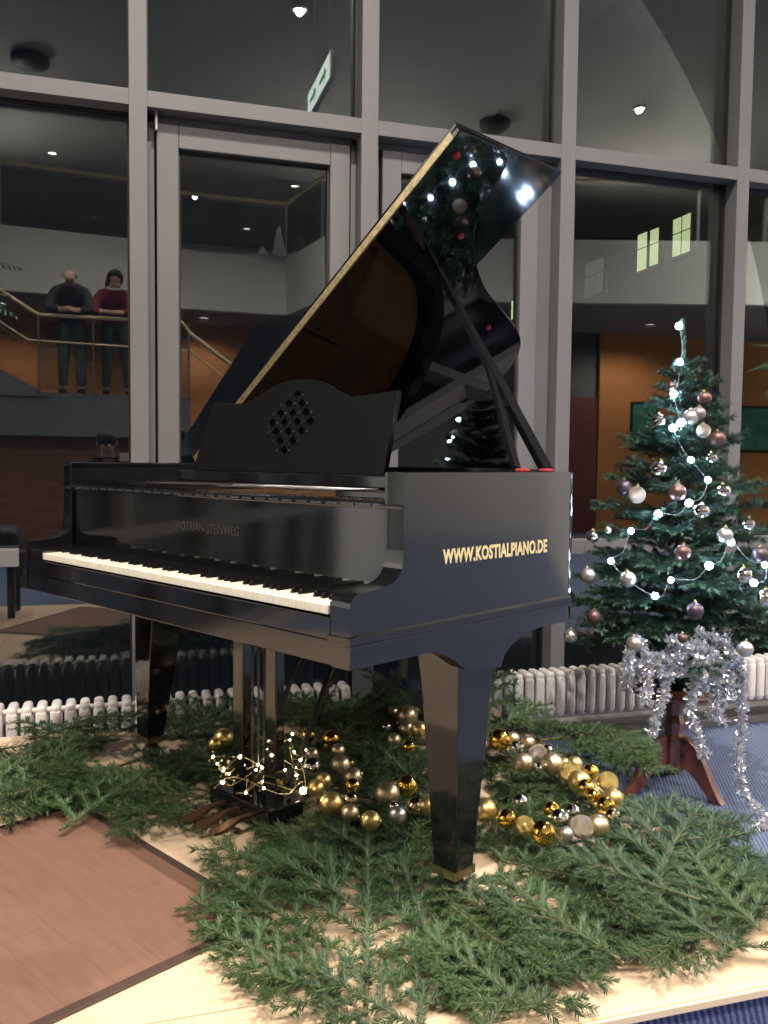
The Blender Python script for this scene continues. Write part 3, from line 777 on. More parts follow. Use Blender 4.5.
# ornament bars woven through the fretwork
bm = bmesh.new()
for i in range(5):
    for j in range(5):
        u, w = (i - 2), (j - 2)
        if abs(u) + abs(w) > 3: continue
        x = cx + (u - w) * d * 0.72; z = cz + (u + w) * d * 0.72
        bmesh.ops.create_uvsphere(bm, u_segments=10, v_segments=6, radius=0.0065, matrix=Matrix.Translation((x, z, 0.0075)) @ Matrix.Diagonal((1, 1, .6, 1)))
fr = new_obj('fretwork_stud', bm, M['lacquer'], dk, True)
# lid
PH = math.radians(35.5)
lid = bpy.data.objects.new('lid', bpy.data.meshes.new('lid'))
bm = bmesh.new()
VF = 0.620
outline = [(0.0, VF), (1.437, VF)] + [(min(a * 1.005, 1.437), b) for a, b in TLs]
prism(bm, outline, lambda u, v, k: (u, v, 0.0 if k == 0 else 0.018))
bm.to_mesh(lid.data); bm.free(); lid.data.materials.append(M['mirror_black']); COL.objects.link(lid); lid.parent = pno
lid.location = (-W, 0, ZR + 0.012); lid.rotation_euler = (0, -PH, 0)
bv = lid.modifiers.new('bevel', 'BEVEL'); bv.width = 0.003; bv.segments = 2; bv.limit_method = 'ANGLE'; bv.angle_limit = 0.7
flap = new_obj('front_flap', bbox((0.0, VF + 0.002, 0.0195), (1.437, 1.10, 0.034), 0.003), M['haze_black'], lid)
bm = bmesh.new(); box(bm, (0.004, VF - 0.004, 0.001), (1.412, VF - 0.0005, 0.021), 0.0008)
new_obj('lid_hinge', bm, M['brass'], lid)
for s, v in ((1.375, 0.665), (1.155, 0.905), (0.84, 1.38)):
    bm = bmesh.new(); lathe(bm, [(0, -0.008), (0.009, -0.007), (0.010, 0)], 14, (s, v, 0)); new_obj('felt_bumper', bm, M['red_felt'], lid)
# spine strip the lid is hinged on
new_obj('hinge_strip', bbox((-W - 0.001, 0.142, ZR), (-W + 0.05, 1.44, ZR + 0.010), 0.002), M['lacquer'], pno)
# prop sticks
cph, sph = math.cos(PH), math.sin(PH)
top = V(-W + 1.085 * cph, 0.824, ZR + 0.012 + 1.085 * sph - 0.004)
b0 = V(-0.045, 0.700, ZR + 0.004)
def stick(name, a, b, w0, w1, th, m=M['lacquer'], parent=pno):
    a, b = Vector(a), Vector(b); d = (b - a); L_ = d.length; d.normalize()
    side = Vector((0.15, 1, 0)); side = (side - d * side.dot(d)).normalized(); n = d.cross(side)
    bm = bmesh.new()
    ring = []
    for p, w in ((a, w0), (a + d * L_ * 0.35, w0), (a + d * L_ * 0.55, (w0 + w1) / 2), (b, w1)):
        ring.append([bm.verts.new(p + side * sx * w / 2 + n * sn * th / 2) for sx, sn in ((-1, -1), (1, -1), (1, 1), (-1, 1))])
    for r0, r1 in zip(ring, ring[1:]):
        for k in range(4): bm.faces.new((r0[k], r0[(k + 1) % 4], r1[(k + 1) % 4], r1[k]))
    bm.faces.new(ring[0][::-1]); bm.faces.new(ring[-1])
    bmesh.ops.bevel(bm, geom=list(bm.edges), offset=0.002, segments=2, affect='EDGES')
    return new_obj(name, bm, m, parent)
stick('lid_prop', b0, top, 0.034, 0.014, 0.018)
stick('half_prop', V(-0.062, 0.600, ZR + 0.006), b0 + (top - b0) * 0.42 + V(0, -0.012, 0), 0.022, 0.016, 0.012)
for x, y in ((-0.05, 0.705), (-0.055, 0.615)):
    bm = bmesh.new(); lathe(bm, [(0, 0.009), (0.016, 0.008), (0.019, 0.0), (0, 0)], 16, (x + 0.006, y - 0.01, ZR)); new_obj('felt_rest', bm, M['red_felt'], pno)
# legs
def leg(x, y, sx, sy):
    """outer corner at x, y; sx, sy point inwards from it"""
    L = bpy.data.objects.new('leg', None)
    bm = bmesh.new()
    def ring(z, wx, wy, ox=0.0, oy=0.0):
        return [bm.verts.new((x + sx * (a * wx - ox), y + sy * (b * wy - oy), z)) for a, b in ((0, 0), (1, 0), (1, 1), (0, 1))]
    rs = [ring(0.085, 0.064, 0.062, -0.004, -0.004), ring(0.34, 0.092, 0.100), ring(0.50, 0.110, 0.118), ring(0.56, 0.122, 0.130), ring(0.607, 0.15, 0.155)]
    for r0, r1 in zip(rs, rs[1:]):
        for k in range(4): bm.faces.new((r0[k], r0[(k + 1) % 4], r1[(k + 1) % 4], r1[k]))
    bm.faces.new(rs[0][::-1]); bm.faces.new(rs[-1])
    bmesh.ops.recalc_face_normals(bm, faces=bm.faces)
    o = new_obj('leg', bm, M['lacquer'], pno)
    bv = o.modifiers.new('bevel', 'BEVEL'); bv.width = 0.002; bv.segments = 2
    bm = bmesh.new(); prism(bm, [(0.002, 0.002), (0.072, 0.002), (0.072, 0.072), (0.002, 0.072)], lambda u, v, k: (x + sx * u, y + sy * v, 0.066 if k == 0 else 0.085))
    new_obj('ferrule', bm, M['brass'], o)
    c = (x + sx * 0.037, y + sy * 0.037, 0)
    bm = bmesh.new(); lathe(bm, [(0.0, 0.066), (0.016, 0.066), (0.02, 0.045), (0.028, 0.040), (0.028, 0.002), (0.0, 0.002)], 20, c); new_obj('caster', bm, M['matte_black'], o)
    return o
leg(-0.035, 0.362, -1, 1)
leg(-W + 0.035, 0.362, 1, 1)
leg(-0.98, 1.42, 1, 1)
# curved brackets joining the near leg to the treble side and front
br = bmesh.new()
c1 = [(0.16, 0.607), (0.30, 0.607)] 
def bracket(y0, y1, x_in, x_out):
    pts = [(y0, 0.612)] + bez((y0, 0.607), (y0 + 0.10, 0.605), (y0 + 0.13, 0.590), (0.366, 0.545), 6) + [(0.492, 0.53)] + bez((0.492, 0.53), (0.505, 0.575), (0.55, 0.595), (y1, 0.607), 8) + [(y1, 0.612)]
    b_ = bmesh.new(); prism(b_, pts, lambda u, v, k: (x_in if k == 0 else x_out, u, v)); return b_
new_obj('leg_bracket', bracket(0.17, 0.70, -0.060, -0.018), M['satin'], pno)
new_obj('leg_bracket', bracket(0.17, 0.66, -W + 0.018, -W + 0.060), M['satin'], pno)
# pedal lyre
lyr = new_obj('pedal_box', bbox((-0.862, 0.285, 0.028), (-0.598, 0.405, 0.082), 0.004), M['lacquer'], pno)
for x in (-0.80, -0.655):
    bm = bmesh.new(); box(bm, (x - 0.024, 0.335, 0.080), (x + 0.024, 0.365, 0.615), 0.004)
    new_obj('lyre_post', bm, M['lacquer'], pno)
new_obj('lyre_block', bbox((-0.86, 0.31, 0.585), (-0.60, 0.40, 0.609), 0.003), M['lacquer'], pno)
for k in range(3):
    x = -0.755 + k * 0.027
    bm = bmesh.new(); tube(bm, [(x, 0.352, 0.08), (x, 0.352, 0.608)], 0.0035, 8); new_obj('pedal_rod', bm, M['dim_steel'], pno)
for k in range(3):
    x = -0.79 + k * 0.060
    pts = [(-0.009, 0.30), (-0.009, 0.24)] + [(-0.016, 0.20), (-0.018, 0.175), (-0.012, 0.158), (0.012, 0.158), (0.018, 0.175), (0.016, 0.20)] + [(0.009, 0.24), (0.009, 0.30)]
    bm = bmesh.new(); prism(bm, pts, lambda u, v, kk: (x + u, v, (0.050 if kk == 0 else 0.058) - (0.012 if v < 0.22 else 0)))
    new_obj('pedal', bm, M['bronze'], pno)
for x in (-0.80, -0.655):
    bm = bmesh.new(); tube(bm, [(x, 0.40, 0.10), (x + 0.0, 0.66, 0.612)], 0.008, 8); new_obj('lyre_brace', bm, M['matte_black'], pno)
# ------------------------------------------------------------------ where small things lie (metres)
GOLD=[
(0.188,1.267,0.078,0.0234,'mg'),
(0.250,1.198,0.081,0.0263,'mg'),
(0.249,1.094,0.076,0.0206,'ch'),
(0.164,1.089,0.075,0.0188,'ch'),
(0.222,0.951,0.082,0.0270,'ch'),
(0.258,0.980,0.075,0.0122,'mg'),
(0.134,0.962,0.080,0.0254,'ms'),
(0.234,0.852,0.080,0.0246,'ch'),
(0.219,0.797,0.075,0.0198,'mg'),
(0.146,0.852,0.077,0.0215,'go'),
(0.114,0.803,0.077,0.0224,'go'),
(0.126,0.669,0.083,0.0279,'go'),
(0.189,0.700,0.075,0.0190,'mc'),
(0.164,0.615,0.076,0.0209,'ch'),
(0.201,0.548,0.078,0.0230,'go'),
(0.280,0.570,0.076,0.0208,'si'),
(0.289,0.690,0.085,0.0301,'ch'),
(0.362,0.740,0.082,0.0268,'mg'),
(0.345,0.612,0.076,0.0214,'mc'),
(0.374,0.597,0.079,0.0240,'go'),
(0.287,0.624,0.075,0.0133,'ms'),
(0.452,1.149,0.076,0.0215,'ch'),
(0.546,1.460,0.075,0.0184,'ch'),
(0.563,1.349,0.091,0.0356,'ch'),
(0.624,1.439,0.075,0.0184,'go'),
(0.528,1.242,0.079,0.0240,'ch'),
(0.564,1.211,0.082,0.0273,'go'),
(0.469,1.294,0.075,0.0156,'ms'),
(0.479,1.074,0.075,0.0194,'mg'),
(-0.088,1.289,0.084,0.0295,'go'),
(-0.119,1.264,0.075,0.0194,'go'),
(-0.046,1.308,0.075,0.0116,'mg'),
(-0.087,1.073,0.075,0.0182,'mc'),
(0.777,1.027,0.088,0.0327,'mg'),
(0.838,1.057,0.077,0.0216,'ch'),
(0.811,0.972,0.076,0.0210,'ms'),
(0.869,1.007,0.076,0.0213,'ch'),
(0.844,0.887,0.082,0.0267,'gs'),
(0.904,0.935,0.075,0.0145,'ms'),
(0.764,0.823,0.082,0.0274,'ch'),
(0.801,0.789,0.075,0.0151,'ms'),
(0.840,0.785,0.085,0.0303,'ch'),
(0.896,0.809,0.075,0.0154,'go'),
(0.919,0.789,0.076,0.0214,'go'),
(0.859,0.708,0.084,0.0295,'gg'),
(0.930,0.713,0.077,0.0223,'mg'),
(0.846,0.632,0.085,0.0300,'go'),
(0.848,0.600,0.079,0.0240,'mg'),
(0.844,0.551,0.075,0.0180,'mg'),
(0.931,0.620,0.081,0.0259,'gg'),
(0.880,0.511,0.080,0.0246,'go'),
(0.836,0.474,0.078,0.0228,'mg'),
(0.819,0.411,0.075,0.0195,'mc'),
(0.743,0.359,0.081,0.0265,'ch'),
(0.701,0.364,0.081,0.0264,'gs'),
(0.733,0.468,0.075,0.0185,'ms'),
(0.675,0.430,0.078,0.0232,'ms'),
(0.650,0.351,0.075,0.0161,'si'),
(0.686,0.495,0.075,0.0199,'mg'),
(0.590,0.357,0.082,0.0272,'mg'),
(0.571,0.420,0.077,0.0215,'gg'),
(0.544,0.469,0.077,0.0219,'mg'),
(0.507,0.525,0.083,0.0276,'go'),
(0.629,0.566,0.075,0.0190,'ms'),
(0.722,1.030,0.075,0.0163,'ms'),
]
TREEB=[
(1.547,1.110,1.174,0.0249,'rs'),
(1.448,1.200,1.151,0.0253,'ms'),
(1.521,1.120,1.160,0.0284,'si'),
(1.547,1.080,1.113,0.0247,'gs'),
(1.591,1.060,1.085,0.0281,'ro'),
(1.407,1.130,0.978,0.0283,'ms'),
(1.325,1.220,0.908,0.0289,'pu'),
(1.340,1.160,0.886,0.0302,'gs'),
(1.427,1.050,0.899,0.0294,'ro'),
(1.554,1.040,1.018,0.0192,'ms'),
(1.569,0.990,0.905,0.0241,'ms'),
(1.475,0.980,0.837,0.0272,'ms'),
(1.585,1.130,1.230,0.0251,'ro'),
(1.509,1.220,1.277,0.0146,'ro'),
(1.238,1.280,0.730,0.0238,'ms'),
(1.258,1.210,0.757,0.0126,'si'),
(1.531,0.930,0.758,0.0270,'si'),
(1.623,0.930,0.795,0.0221,'ms'),
(1.390,0.960,0.701,0.0269,'ro'),
(1.634,0.880,0.697,0.0269,'pu'),
(1.193,1.230,0.593,0.0288,'ow'),
(1.256,1.070,0.600,0.0276,'si'),
(1.564,0.870,0.630,0.0266,'ms'),
(1.630,0.840,0.558,0.0282,'ms'),
(1.180,1.160,0.457,0.0247,'ro'),
(1.393,0.890,0.516,0.0280,'pu'),
(1.163,1.290,0.365,0.0257,'si'),
(1.254,1.020,0.386,0.0272,'ow'),
(1.545,0.830,0.394,0.0263,'si'),
(1.364,0.910,0.423,0.0166,'ro'),
]
BULBS=[ (1.598,1.290,1.512), (1.578,1.250,1.374), (1.514,1.190,1.249), (1.497,1.120,1.142), (1.479,1.140,1.124), (1.499,1.060,1.011), (1.534,1.010,0.942), (1.460,1.010,0.863), (1.373,1.060,0.823), (1.300,1.110,0.761), (1.236,1.130,0.654), (1.309,0.970,0.553), (1.355,0.950,0.608), (1.465,0.900,0.659), (1.556,0.910,0.736), (1.672,0.880,0.659), (1.613,0.860,0.603) ]
WARM=[ (0.060,0.720,0.106), (-0.050,0.720,0.141), (-0.093,0.720,0.116), (-0.134,0.750,0.160), (-0.160,0.800,0.173), (-0.049,0.800,0.160), (-0.092,0.850,0.169), (-0.038,0.800,0.150), (0.017,0.750,0.157), (0.047,0.780,0.194), (0.064,0.780,0.170), (0.049,0.850,0.205), (0.032,0.900,0.176), (-0.171,0.800,0.193), (-0.146,0.780,0.162) ]
BRANCH=[
(0.006,-0.110,0.020,-0.31,0.01,0.77,0,'front','broad fir branch lying upright in the photo with its cut stem at the bottom centre'),
(-0.026,-0.010,0.020,0.72,0.03,0.33,5,'front','fir branch reaching furthest left over the brown mat corner'),
(-0.007,0.112,0.020,0.48,0.08,0.38,2,'front','fir branch over the pale boards just right of the mat corner'),
(0.066,0.276,0.015,0.64,0.03,0.43,3,'front','fir branch in front of the dark pedal box, tip to the left'),
(0.147,0.361,0.020,0.27,0.04,0.45,1,'front','fir branch fanning up against the right end of the pedal box'),
(0.214,0.342,0.020,-0.52,0.03,0.39,4,'front','fir branch standing a little up just left of the near piano leg'),
(-0.010,-0.076,0.020,0.92,0.15,0.14,4,'front','short fir branch low on the pale boards left of the cut stem'),
(0.036,-0.096,0.015,-1.20,0.05,0.30,2,'front','fir branch crossing right of the cut stem towards the near leg'),
(0.087,-0.025,0.010,-0.88,0.04,0.23,4,'front','short fir branch on the boards just in front of the near leg caster'),
(0.109,-0.207,0.020,0.70,0.16,0.19,3,'front','fir branch at the bottom edge right of the cut stem'),
(0.148,-0.244,0.020,-0.92,0.11,0.35,2,'right','fir branch rising from the bottom edge right of centre'),
(0.311,-0.196,0.020,0.56,0.23,0.18,3,'right','fir branch at the bottom edge pointing left to the near leg'),
(0.513,-0.113,0.040,0.36,0.15,0.33,1,'right','fir branch right of the near leg, tip touching the caster'),
(0.424,-0.154,0.030,0.16,0.11,0.19,4,'right','short fir branch hanging over the front edge of the stage'),
(0.511,0.122,0.030,-1.52,0.06,0.35,2,'right','fir branch pointing right under the golden baubles'),
(0.644,-0.149,0.020,0.25,0.08,0.24,3,'right','fir branch by the front stage edge with its tip to upper left'),
(0.560,-0.109,0.020,-0.58,0.10,0.30,1,'right','dense bright green fir branch at the front stage edge'),
(0.751,-0.144,0.040,0.28,0.13,0.30,2,'right','fir branch over the right stage corner pointing left'),
(0.784,0.008,0.060,0.79,0.13,0.31,5,'right','long fir branch with bare light stem across the right heap'),
(0.774,0.029,0.040,-0.82,0.09,0.54,4,'right','fir branch sticking up beside the pedestal foot'),
(0.691,0.054,0.050,-0.84,0.10,0.51,1,'right','fir branch leaning to the blue carpet at the stage side edge'),
(0.711,-0.151,0.030,-1.01,0.04,0.45,3,'right','fir branch running out of the photo at the right stage corner'),
(0.464,0.224,0.020,-1.36,0.03,0.37,4,'right','fir branch just below the row of champagne baubles'),
(0.464,0.334,0.040,-2.50,0.09,0.23,2,'right','fir branch lying flat right of the near caster'),
(0.837,-0.112,0.050,-0.16,0.10,0.30,1,'right','fir branch at the far right above the stage corner'),
(0.272,0.169,0.040,-2.91,-0.03,0.31,5,'right','fir branch running from the near caster down to the right'),
(0.639,0.720,0.020,-1.22,0.03,0.37,2,'ring','fir branch filling the middle of the bauble ring'),
(0.675,0.873,0.020,-2.60,0.00,0.23,1,'ring','fir branch inside the bauble ring close to the near leg'),
(0.628,0.565,0.020,-1.26,0.00,0.28,4,'ring','fir branch under the lower row of the bauble ring'),
(0.910,1.231,0.030,-0.80,0.16,0.32,3,'ring','fir branch raised behind the ring against the radiator'),
(0.995,1.022,0.030,-2.61,0.06,0.32,2,'ring','fir branch pointing right between ring and pedestal'),
(0.973,1.126,0.040,-1.81,0.13,0.32,5,'ring','long fir branch behind the ring towards the pedestal'),
(0.921,1.386,0.030,-2.33,0.08,0.35,1,'ring','fir branch in front of the radiator right of the near leg'),
(0.752,1.130,0.040,-0.55,0.34,0.48,4,'ring','fir branch standing up against the right radiator'),
(0.810,0.339,0.020,-0.77,0.03,0.34,3,'ring','fir branch over the stage side edge right of the ring'),
(0.136,1.143,0.040,-0.83,0.10,0.57,2,'heap','dark fir branch behind the topmost shiny gold baubles by the lyre'),
(0.274,1.312,0.040,-0.96,0.11,0.56,3,'heap','dark fir branch under the piano pointing to the bauble group by the near leg'),
(0.262,0.875,0.030,-1.32,0.14,0.29,1,'heap','dark fir branch in the gap between lyre baubles and near leg'),
(0.078,0.847,0.030,-1.03,0.09,0.34,4,'heap','dark fir branch under the champagne baubles right of the lyre'),
(0.266,0.588,0.030,0.21,0.11,0.37,2,'heap','dark fir branch in front of the lyre baubles, tip under them'),
(0.463,0.742,0.030,0.18,0.09,0.46,3,'heap','dark fir branch just behind the near leg, tip to upper left'),
(0.354,1.494,0.050,0.46,0.16,0.31,1,'heap','dark fir branch far back under the piano, nearest the radiator'),
(0.230,1.437,0.040,-1.65,1.26,0.23,4,'heap','dark fir branch standing up behind the pedal lyre'),
(0.389,1.484,0.050,-2.47,0.77,0.30,3,'heap','dark fir branch raised behind the lyre, tip near the leg bracket'),
(0.672,1.410,0.050,1.10,0.62,0.33,2,'heap','dark fir branch leaning left from behind the near leg'),
(0.310,0.477,0.020,1.09,0.13,0.24,1,'heap','dark fir branch at the left foot of the broad front branch'),
(-0.561,0.815,0.030,-0.66,0.08,0.38,2,'left','fir branch on the far mat corner pointing right'),
(-0.353,1.275,0.040,2.22,0.02,0.44,5,'left','long fir branch at the left edge lying over the brown mat'),
(-0.593,1.310,0.050,2.80,-0.05,0.44,3,'left','fir branch in the left corner with its tip on the mat'),
(-0.189,0.997,0.030,1.15,0.12,0.34,1,'left','fir branch in the middle of the left heap'),
(-0.111,1.192,0.030,1.07,0.13,0.31,2,'left','fir branch just in front of the far piano leg'),
(-0.306,0.900,0.050,2.64,-0.21,0.15,4,'left','fir branch tip hanging onto the pale boards by the mat edge'),
(-0.114,0.899,0.030,1.21,0.09,0.23,3,'left','fir branch between the mat edge and the pedal box'),
(-0.478,1.458,0.040,0.83,0.13,0.37,2,'left','fir branch in front of the left radiator at the photo edge'),
(-0.615,1.628,0.050,-1.52,0.15,0.27,1,'left','fir branch in front of the left radiator by the far leg'),
(-0.114,1.496,0.050,0.27,0.09,0.32,4,'left','fir branch behind the far leg against the radiator'),
(-0.252,1.452,0.040,-1.03,0.20,0.30,3,'left','fir branch right of the far leg near the radiator'),
(-0.067,1.046,0.030,0.40,0.12,0.32,5,'left','long fir branch right of the far leg beside the warm lights'),
(-0.706,1.278,0.040,-0.75,0.16,0.25,4,'left','short fir branch at the left edge behind the long one'),
(-0.413,1.031,0.040,0.53,0.08,0.37,2,'left','fir branch in the left heap above the mat corner'),
(-0.257,0.821,0.020,0.91,0.09,0.23,1,'left','fir branch lowest in the left heap along the mat edge'),
(-0.832,1.584,0.030,-2.71,0.05,0.62,3,'left','fir branch coming in from the left edge of the photo'),
(0.056,0.735,0.020,0.03,0.05,0.61,2,'heap','dark fir branch lying behind the pedal box, coming out left of the lyre'),
(-0.017,0.977,0.020,-0.82,0.08,0.37,3,'heap','dark fir branch directly behind the lyre posts among the warm lights'),
(0.497,0.921,0.020,0.37,0.07,0.42,1,'heap','dark fir branch left of the near leg at mid height'),
(0.285,1.896,0.020,-2.79,0.05,0.66,2,'heap','dark fir branch far back, running right below the piano'),
(0.709,1.749,0.030,1.97,0.07,0.40,3,'heap','dark fir branch right behind the upper bauble group at the near leg'),
(0.051,1.675,0.020,-1.41,0.12,0.33,1,'heap','dark fir branch between the left lyre post and the radiator'),
(0.192,0.521,0.015,-0.88,0.04,0.35,2,'heap','dark fir branch in front of the near leg baubles, lower left of the leg'),
(0.430,0.578,0.015,0.57,0.06,0.25,4,'heap','dark fir branch close to the near leg under the amber bauble'),
(0.073,0.565,0.010,-1.77,0.10,0.20,3,'heap','dark fir branch lying across the top of the broad front branch'),
(0.673,1.029,0.030,0.02,0.07,0.70,1,'heap','dark fir branch hidden mostly behind the near leg'),
(0.084,1.033,0.020,0.28,0.06,0.46,4,'heap','dark fir branch left of the lyre box under the satin gold baubles'),
(-0.731,1.504,0.030,-1.72,0.14,0.29,3,'left','fir branch at the left edge low before the white radiator tops'),
(-0.168,1.254,0.030,-0.44,0.09,0.53,2,'left','fir branch between the far leg and the left lyre post'),
(-0.106,0.738,0.010,0.91,0.09,0.22,4,'left','small fir branch nearest the pedal box on the pale boards'),
(-0.648,0.972,0.030,0.45,0.07,0.41,1,'left','fir branch cut by the left photo edge above the mat'),
(-0.494,1.003,0.030,0.90,0.08,0.26,3,'left','fir branch lying along the upper mat edge at the left'),
(-0.295,1.195,0.030,2.19,0.07,0.28,2,'left','fir branch left of the far leg pointing to the mat corner'),
(0.233,1.836,0.040,1.58,0.21,0.28,1,'left','fir branch by the left radiator seen between leg and lyre'),
(1.076,1.174,0.070,-3.03,-0.04,0.49,2,'ring','broad green fir branch drooping right towards the pedestal leg'),
(1.179,1.080,0.090,3.00,-0.10,0.32,1,'ring','fir branch overlapping the broad drooping one by the pedestal'),
(0.622,0.751,0.010,-2.73,0.04,0.25,3,'ring','fir branch low under the front baubles next to the near leg'),
(0.763,0.712,0.010,-1.98,0.06,0.17,1,'ring','fir branch in the right half of the ring'),
(0.812,1.101,0.010,2.85,0.02,0.41,2,'ring','fir branch in the left half of the ring'),
(0.864,0.447,0.020,1.84,0.05,0.22,2,'ring','fir branch between the ring and the right heap'),
(0.407,0.320,0.010,-1.67,0.03,0.30,2,'right','fir branch in front of the bauble ring'),
(0.142,-0.118,0.010,-1.02,0.05,0.19,4,'right','small fir branch at the bottom between two heaps'),
(0.280,-0.158,0.020,-1.08,0.13,0.23,3,'right','fir branch over the front edge right of centre'),
(0.640,-0.058,0.030,-1.33,0.08,0.25,2,'right','fir branch filling the right heap towards the corner'),
(0.585,0.123,0.030,2.31,0.06,0.31,1,'right','fir branch across the middle of the right heap'),
(0.810,0.317,0.030,-2.16,0.14,0.21,3,'right','fir branch along the blue carpet edge of the stage'),
(0.579,0.249,0.040,-3.08,0.09,0.23,5,'right','long fir branch with pale stem on top of the right heap'),
(0.743,-0.048,0.030,2.00,0.05,0.19,4,'right','small fir branch at the front right near the stage lip'),
(0.380,0.201,0.020,2.60,0.03,0.29,3,'right','fir branch just right of the near caster pointing to the viewer'),
(1.019,0.170,0.020,-0.23,0.08,0.36,2,'right','fir branch lying on the stage side edge by the carpet'),
(-0.026,0.324,0.015,-0.40,0.04,0.40,2,'front','fir branch under the broad one in front of the pedal box'),
(-0.026,-0.048,0.015,0.13,0.07,0.23,4,'front','small fir branch left beside the long cut stem'),
(0.199,0.093,0.015,-0.12,0.05,0.33,3,'front','fir branch right beside the long cut stem'),
(-0.102,0.206,0.010,0.75,0.09,0.12,4,'front','fir sprig on the pale boards touching the near mat corner'),
(0.560,0.768,0.010,3.09,0.03,0.36,1,'ring','fir branch at the right foot of the near leg below the first bauble'),
(0.428,0.467,0.010,-1.59,0.05,0.19,4,'ring','fir branch beside the near leg under the front row of baubles'),
(0.934,0.666,0.010,0.30,0.02,0.54,3,'ring','fir branch on the boards between the two rows of the ring'),
(-0.415,1.558,0.020,1.88,0.11,0.27,4,'left','fir branch left of the far leg, pointing to the photo edge'),
(-0.060,1.356,0.020,2.29,0.06,0.31,1,'left','fir branch below the far leg towards the viewer'),
(-0.127,1.754,0.030,2.12,0.06,0.34,2,'left','fir branch around the foot of the far leg'),
(-0.579,1.090,0.020,-2.17,0.04,0.23,4,'left','fir branch near the mat edge below the left heap'),
(-0.254,1.408,0.020,-2.59,0.05,0.42,3,'left','fir branch right of the far leg, tip at the pedal box'),
(-0.706,1.573,0.040,-1.00,0.10,0.31,5,'left','long fir branch lying along the left radiator'),
(0.085,0.505,0.010,0.40,0.04,0.27,2,'heap','dark fir branch between the pedal box corner and the broad branch'),
(0.449,0.877,0.010,2.69,0.02,0.43,4,'heap','dark fir branch on the boards left of the near leg foot'),
(0.374,0.036,0.030,0.33,0.07,0.22,4,'front','small fir branch covering the boards right of the near caster'),
(0.180,0.234,0.020,-1.74,0.11,0.14,3,'front','fir branch partly hiding the near leg caster from the left'),
]
GOLD_PLACE = ['topmost right of the lyre posts', 'half sunk in dark twigs right of the lyre', 'above the cluster right of the lyre, under a half-sunk gold one', 'dim, just below the topmost gold one by the lyre',
 'in the middle of the cluster right of the lyre', 'touching the right side of the middle champagne one', 'against the right end of the warm lights', 'above a shiny gold one, right part of the lyre cluster',
 'tucked under a champagne one right of the lyre', 'upper one of a pair right of the brightest warm bulb', 'lower one of a pair right of the brightest warm bulb', 'front of the lyre cluster by the pedal box',
 'between the front large gold one and the gap', 'lowest and dimmest at the front of the lyre cluster', 'at the very front between lyre and near leg', 'front, halfway from the lyre cluster to the near leg',
 'broad one left of the near leg, next to an amber one', 'leaning against the broad champagne one by the near leg', 'just left of the near leg, low down', 'cut off by the left edge of the near leg, low down', 'under the broad champagne one by the near leg',
 'alone below the upper group left of the near leg', 'highest left in the upper group by the near leg', 'biggest in the upper group left of the near leg', 'peeping out behind the biggest of the upper group', 'right below the biggest of the upper group',
 'touching the near leg in the upper group', 'far left of the upper group by the near leg', 'lowest of the upper group beside the near leg', 'leftmost, against the left lyre post', 'leftmost lower, beneath another gold one by the left lyre post',
 'tiny one right of the leftmost pair by the lyre', 'glowing among the warm lights left of the lyre',
 'first of the ring right behind the near leg', 'second of the back row of the ring', 'below the second one of the back row', 'third along the back row of the ring', 'with sparkle, middle of the back row', 'peeking right of the sparkling one in the back row',
 'low in the back row, left of two others', 'dark gap-filler below the sparkling one', 'at the right end of the pale back row', 'first golden one after the pale back row', 'upper one where the ring turns golden', 'where the ring turns golden, left of centre',
 'standing a little off the right arc of the ring', 'biggest of the right arc of the ring', 'below the biggest of the right arc', 'smallest of the right arc, pointing inwards', 'outermost right of the ring, upper one', 'outermost right of the ring, middle one',
 'inside the lower right bend of the ring', 'at the lower right corner of the ring', 'rightmost of the front row of the ring', 'second from right in the front row of the ring', 'behind the two large champagne ones of the front row',
 'left beside the two large champagne ones of the front row', 'lowest hanging in the front row of the ring', 'half hidden above the front row of the ring', 'large amber one in the front row of the ring', 'left of the large amber one in the front row',
 'third from left in the front row of the ring', 'first of the front row, touching the near leg on its right', 'dark and mirror-like inside the ring near the leg', 'at the right edge of the near leg, behind']
TREE_PLACE = ['just above the cluster at the right upper tree', 'left of the two lights in the upper tree', 'beside the double light in the upper tree', 'with net pattern at the right upper tree', 'at the right outline of the upper tree',
 'alone at the left middle of the tree', 'darker one of the pair at the left outline', 'paler one of the pair at the left outline', 'in the centre of the tree above the light wire', 'small one right of centre under the double light',
 'right outline at mid height, under a light', 'hanging just right of the light in the centre', 'highest at the right outline of the tree', 'tiny one near the top left of the third light', 'far left beside the piano corner, upper',
 'tiny one next to the far left silver one', 'right part of the lower tree, above a small light', 'right outline above the lowest tiers', 'centre of the lower tree between two lights', 'at the right photo edge among the lowest tiers',
 'far left beside the piano corner, middle', 'left, right of the far left light', 'right part under the light of the lower tree', 'lowest by the right photo edge beside two lights', 'far left beside the piano corner, lower',
 'low centre above the tinsel', 'lowest left, hanging clear of the tree', 'hanging low left of the green pot', 'hanging low right over the tinsel', 'sunk in the tinsel at the foot of the tree']
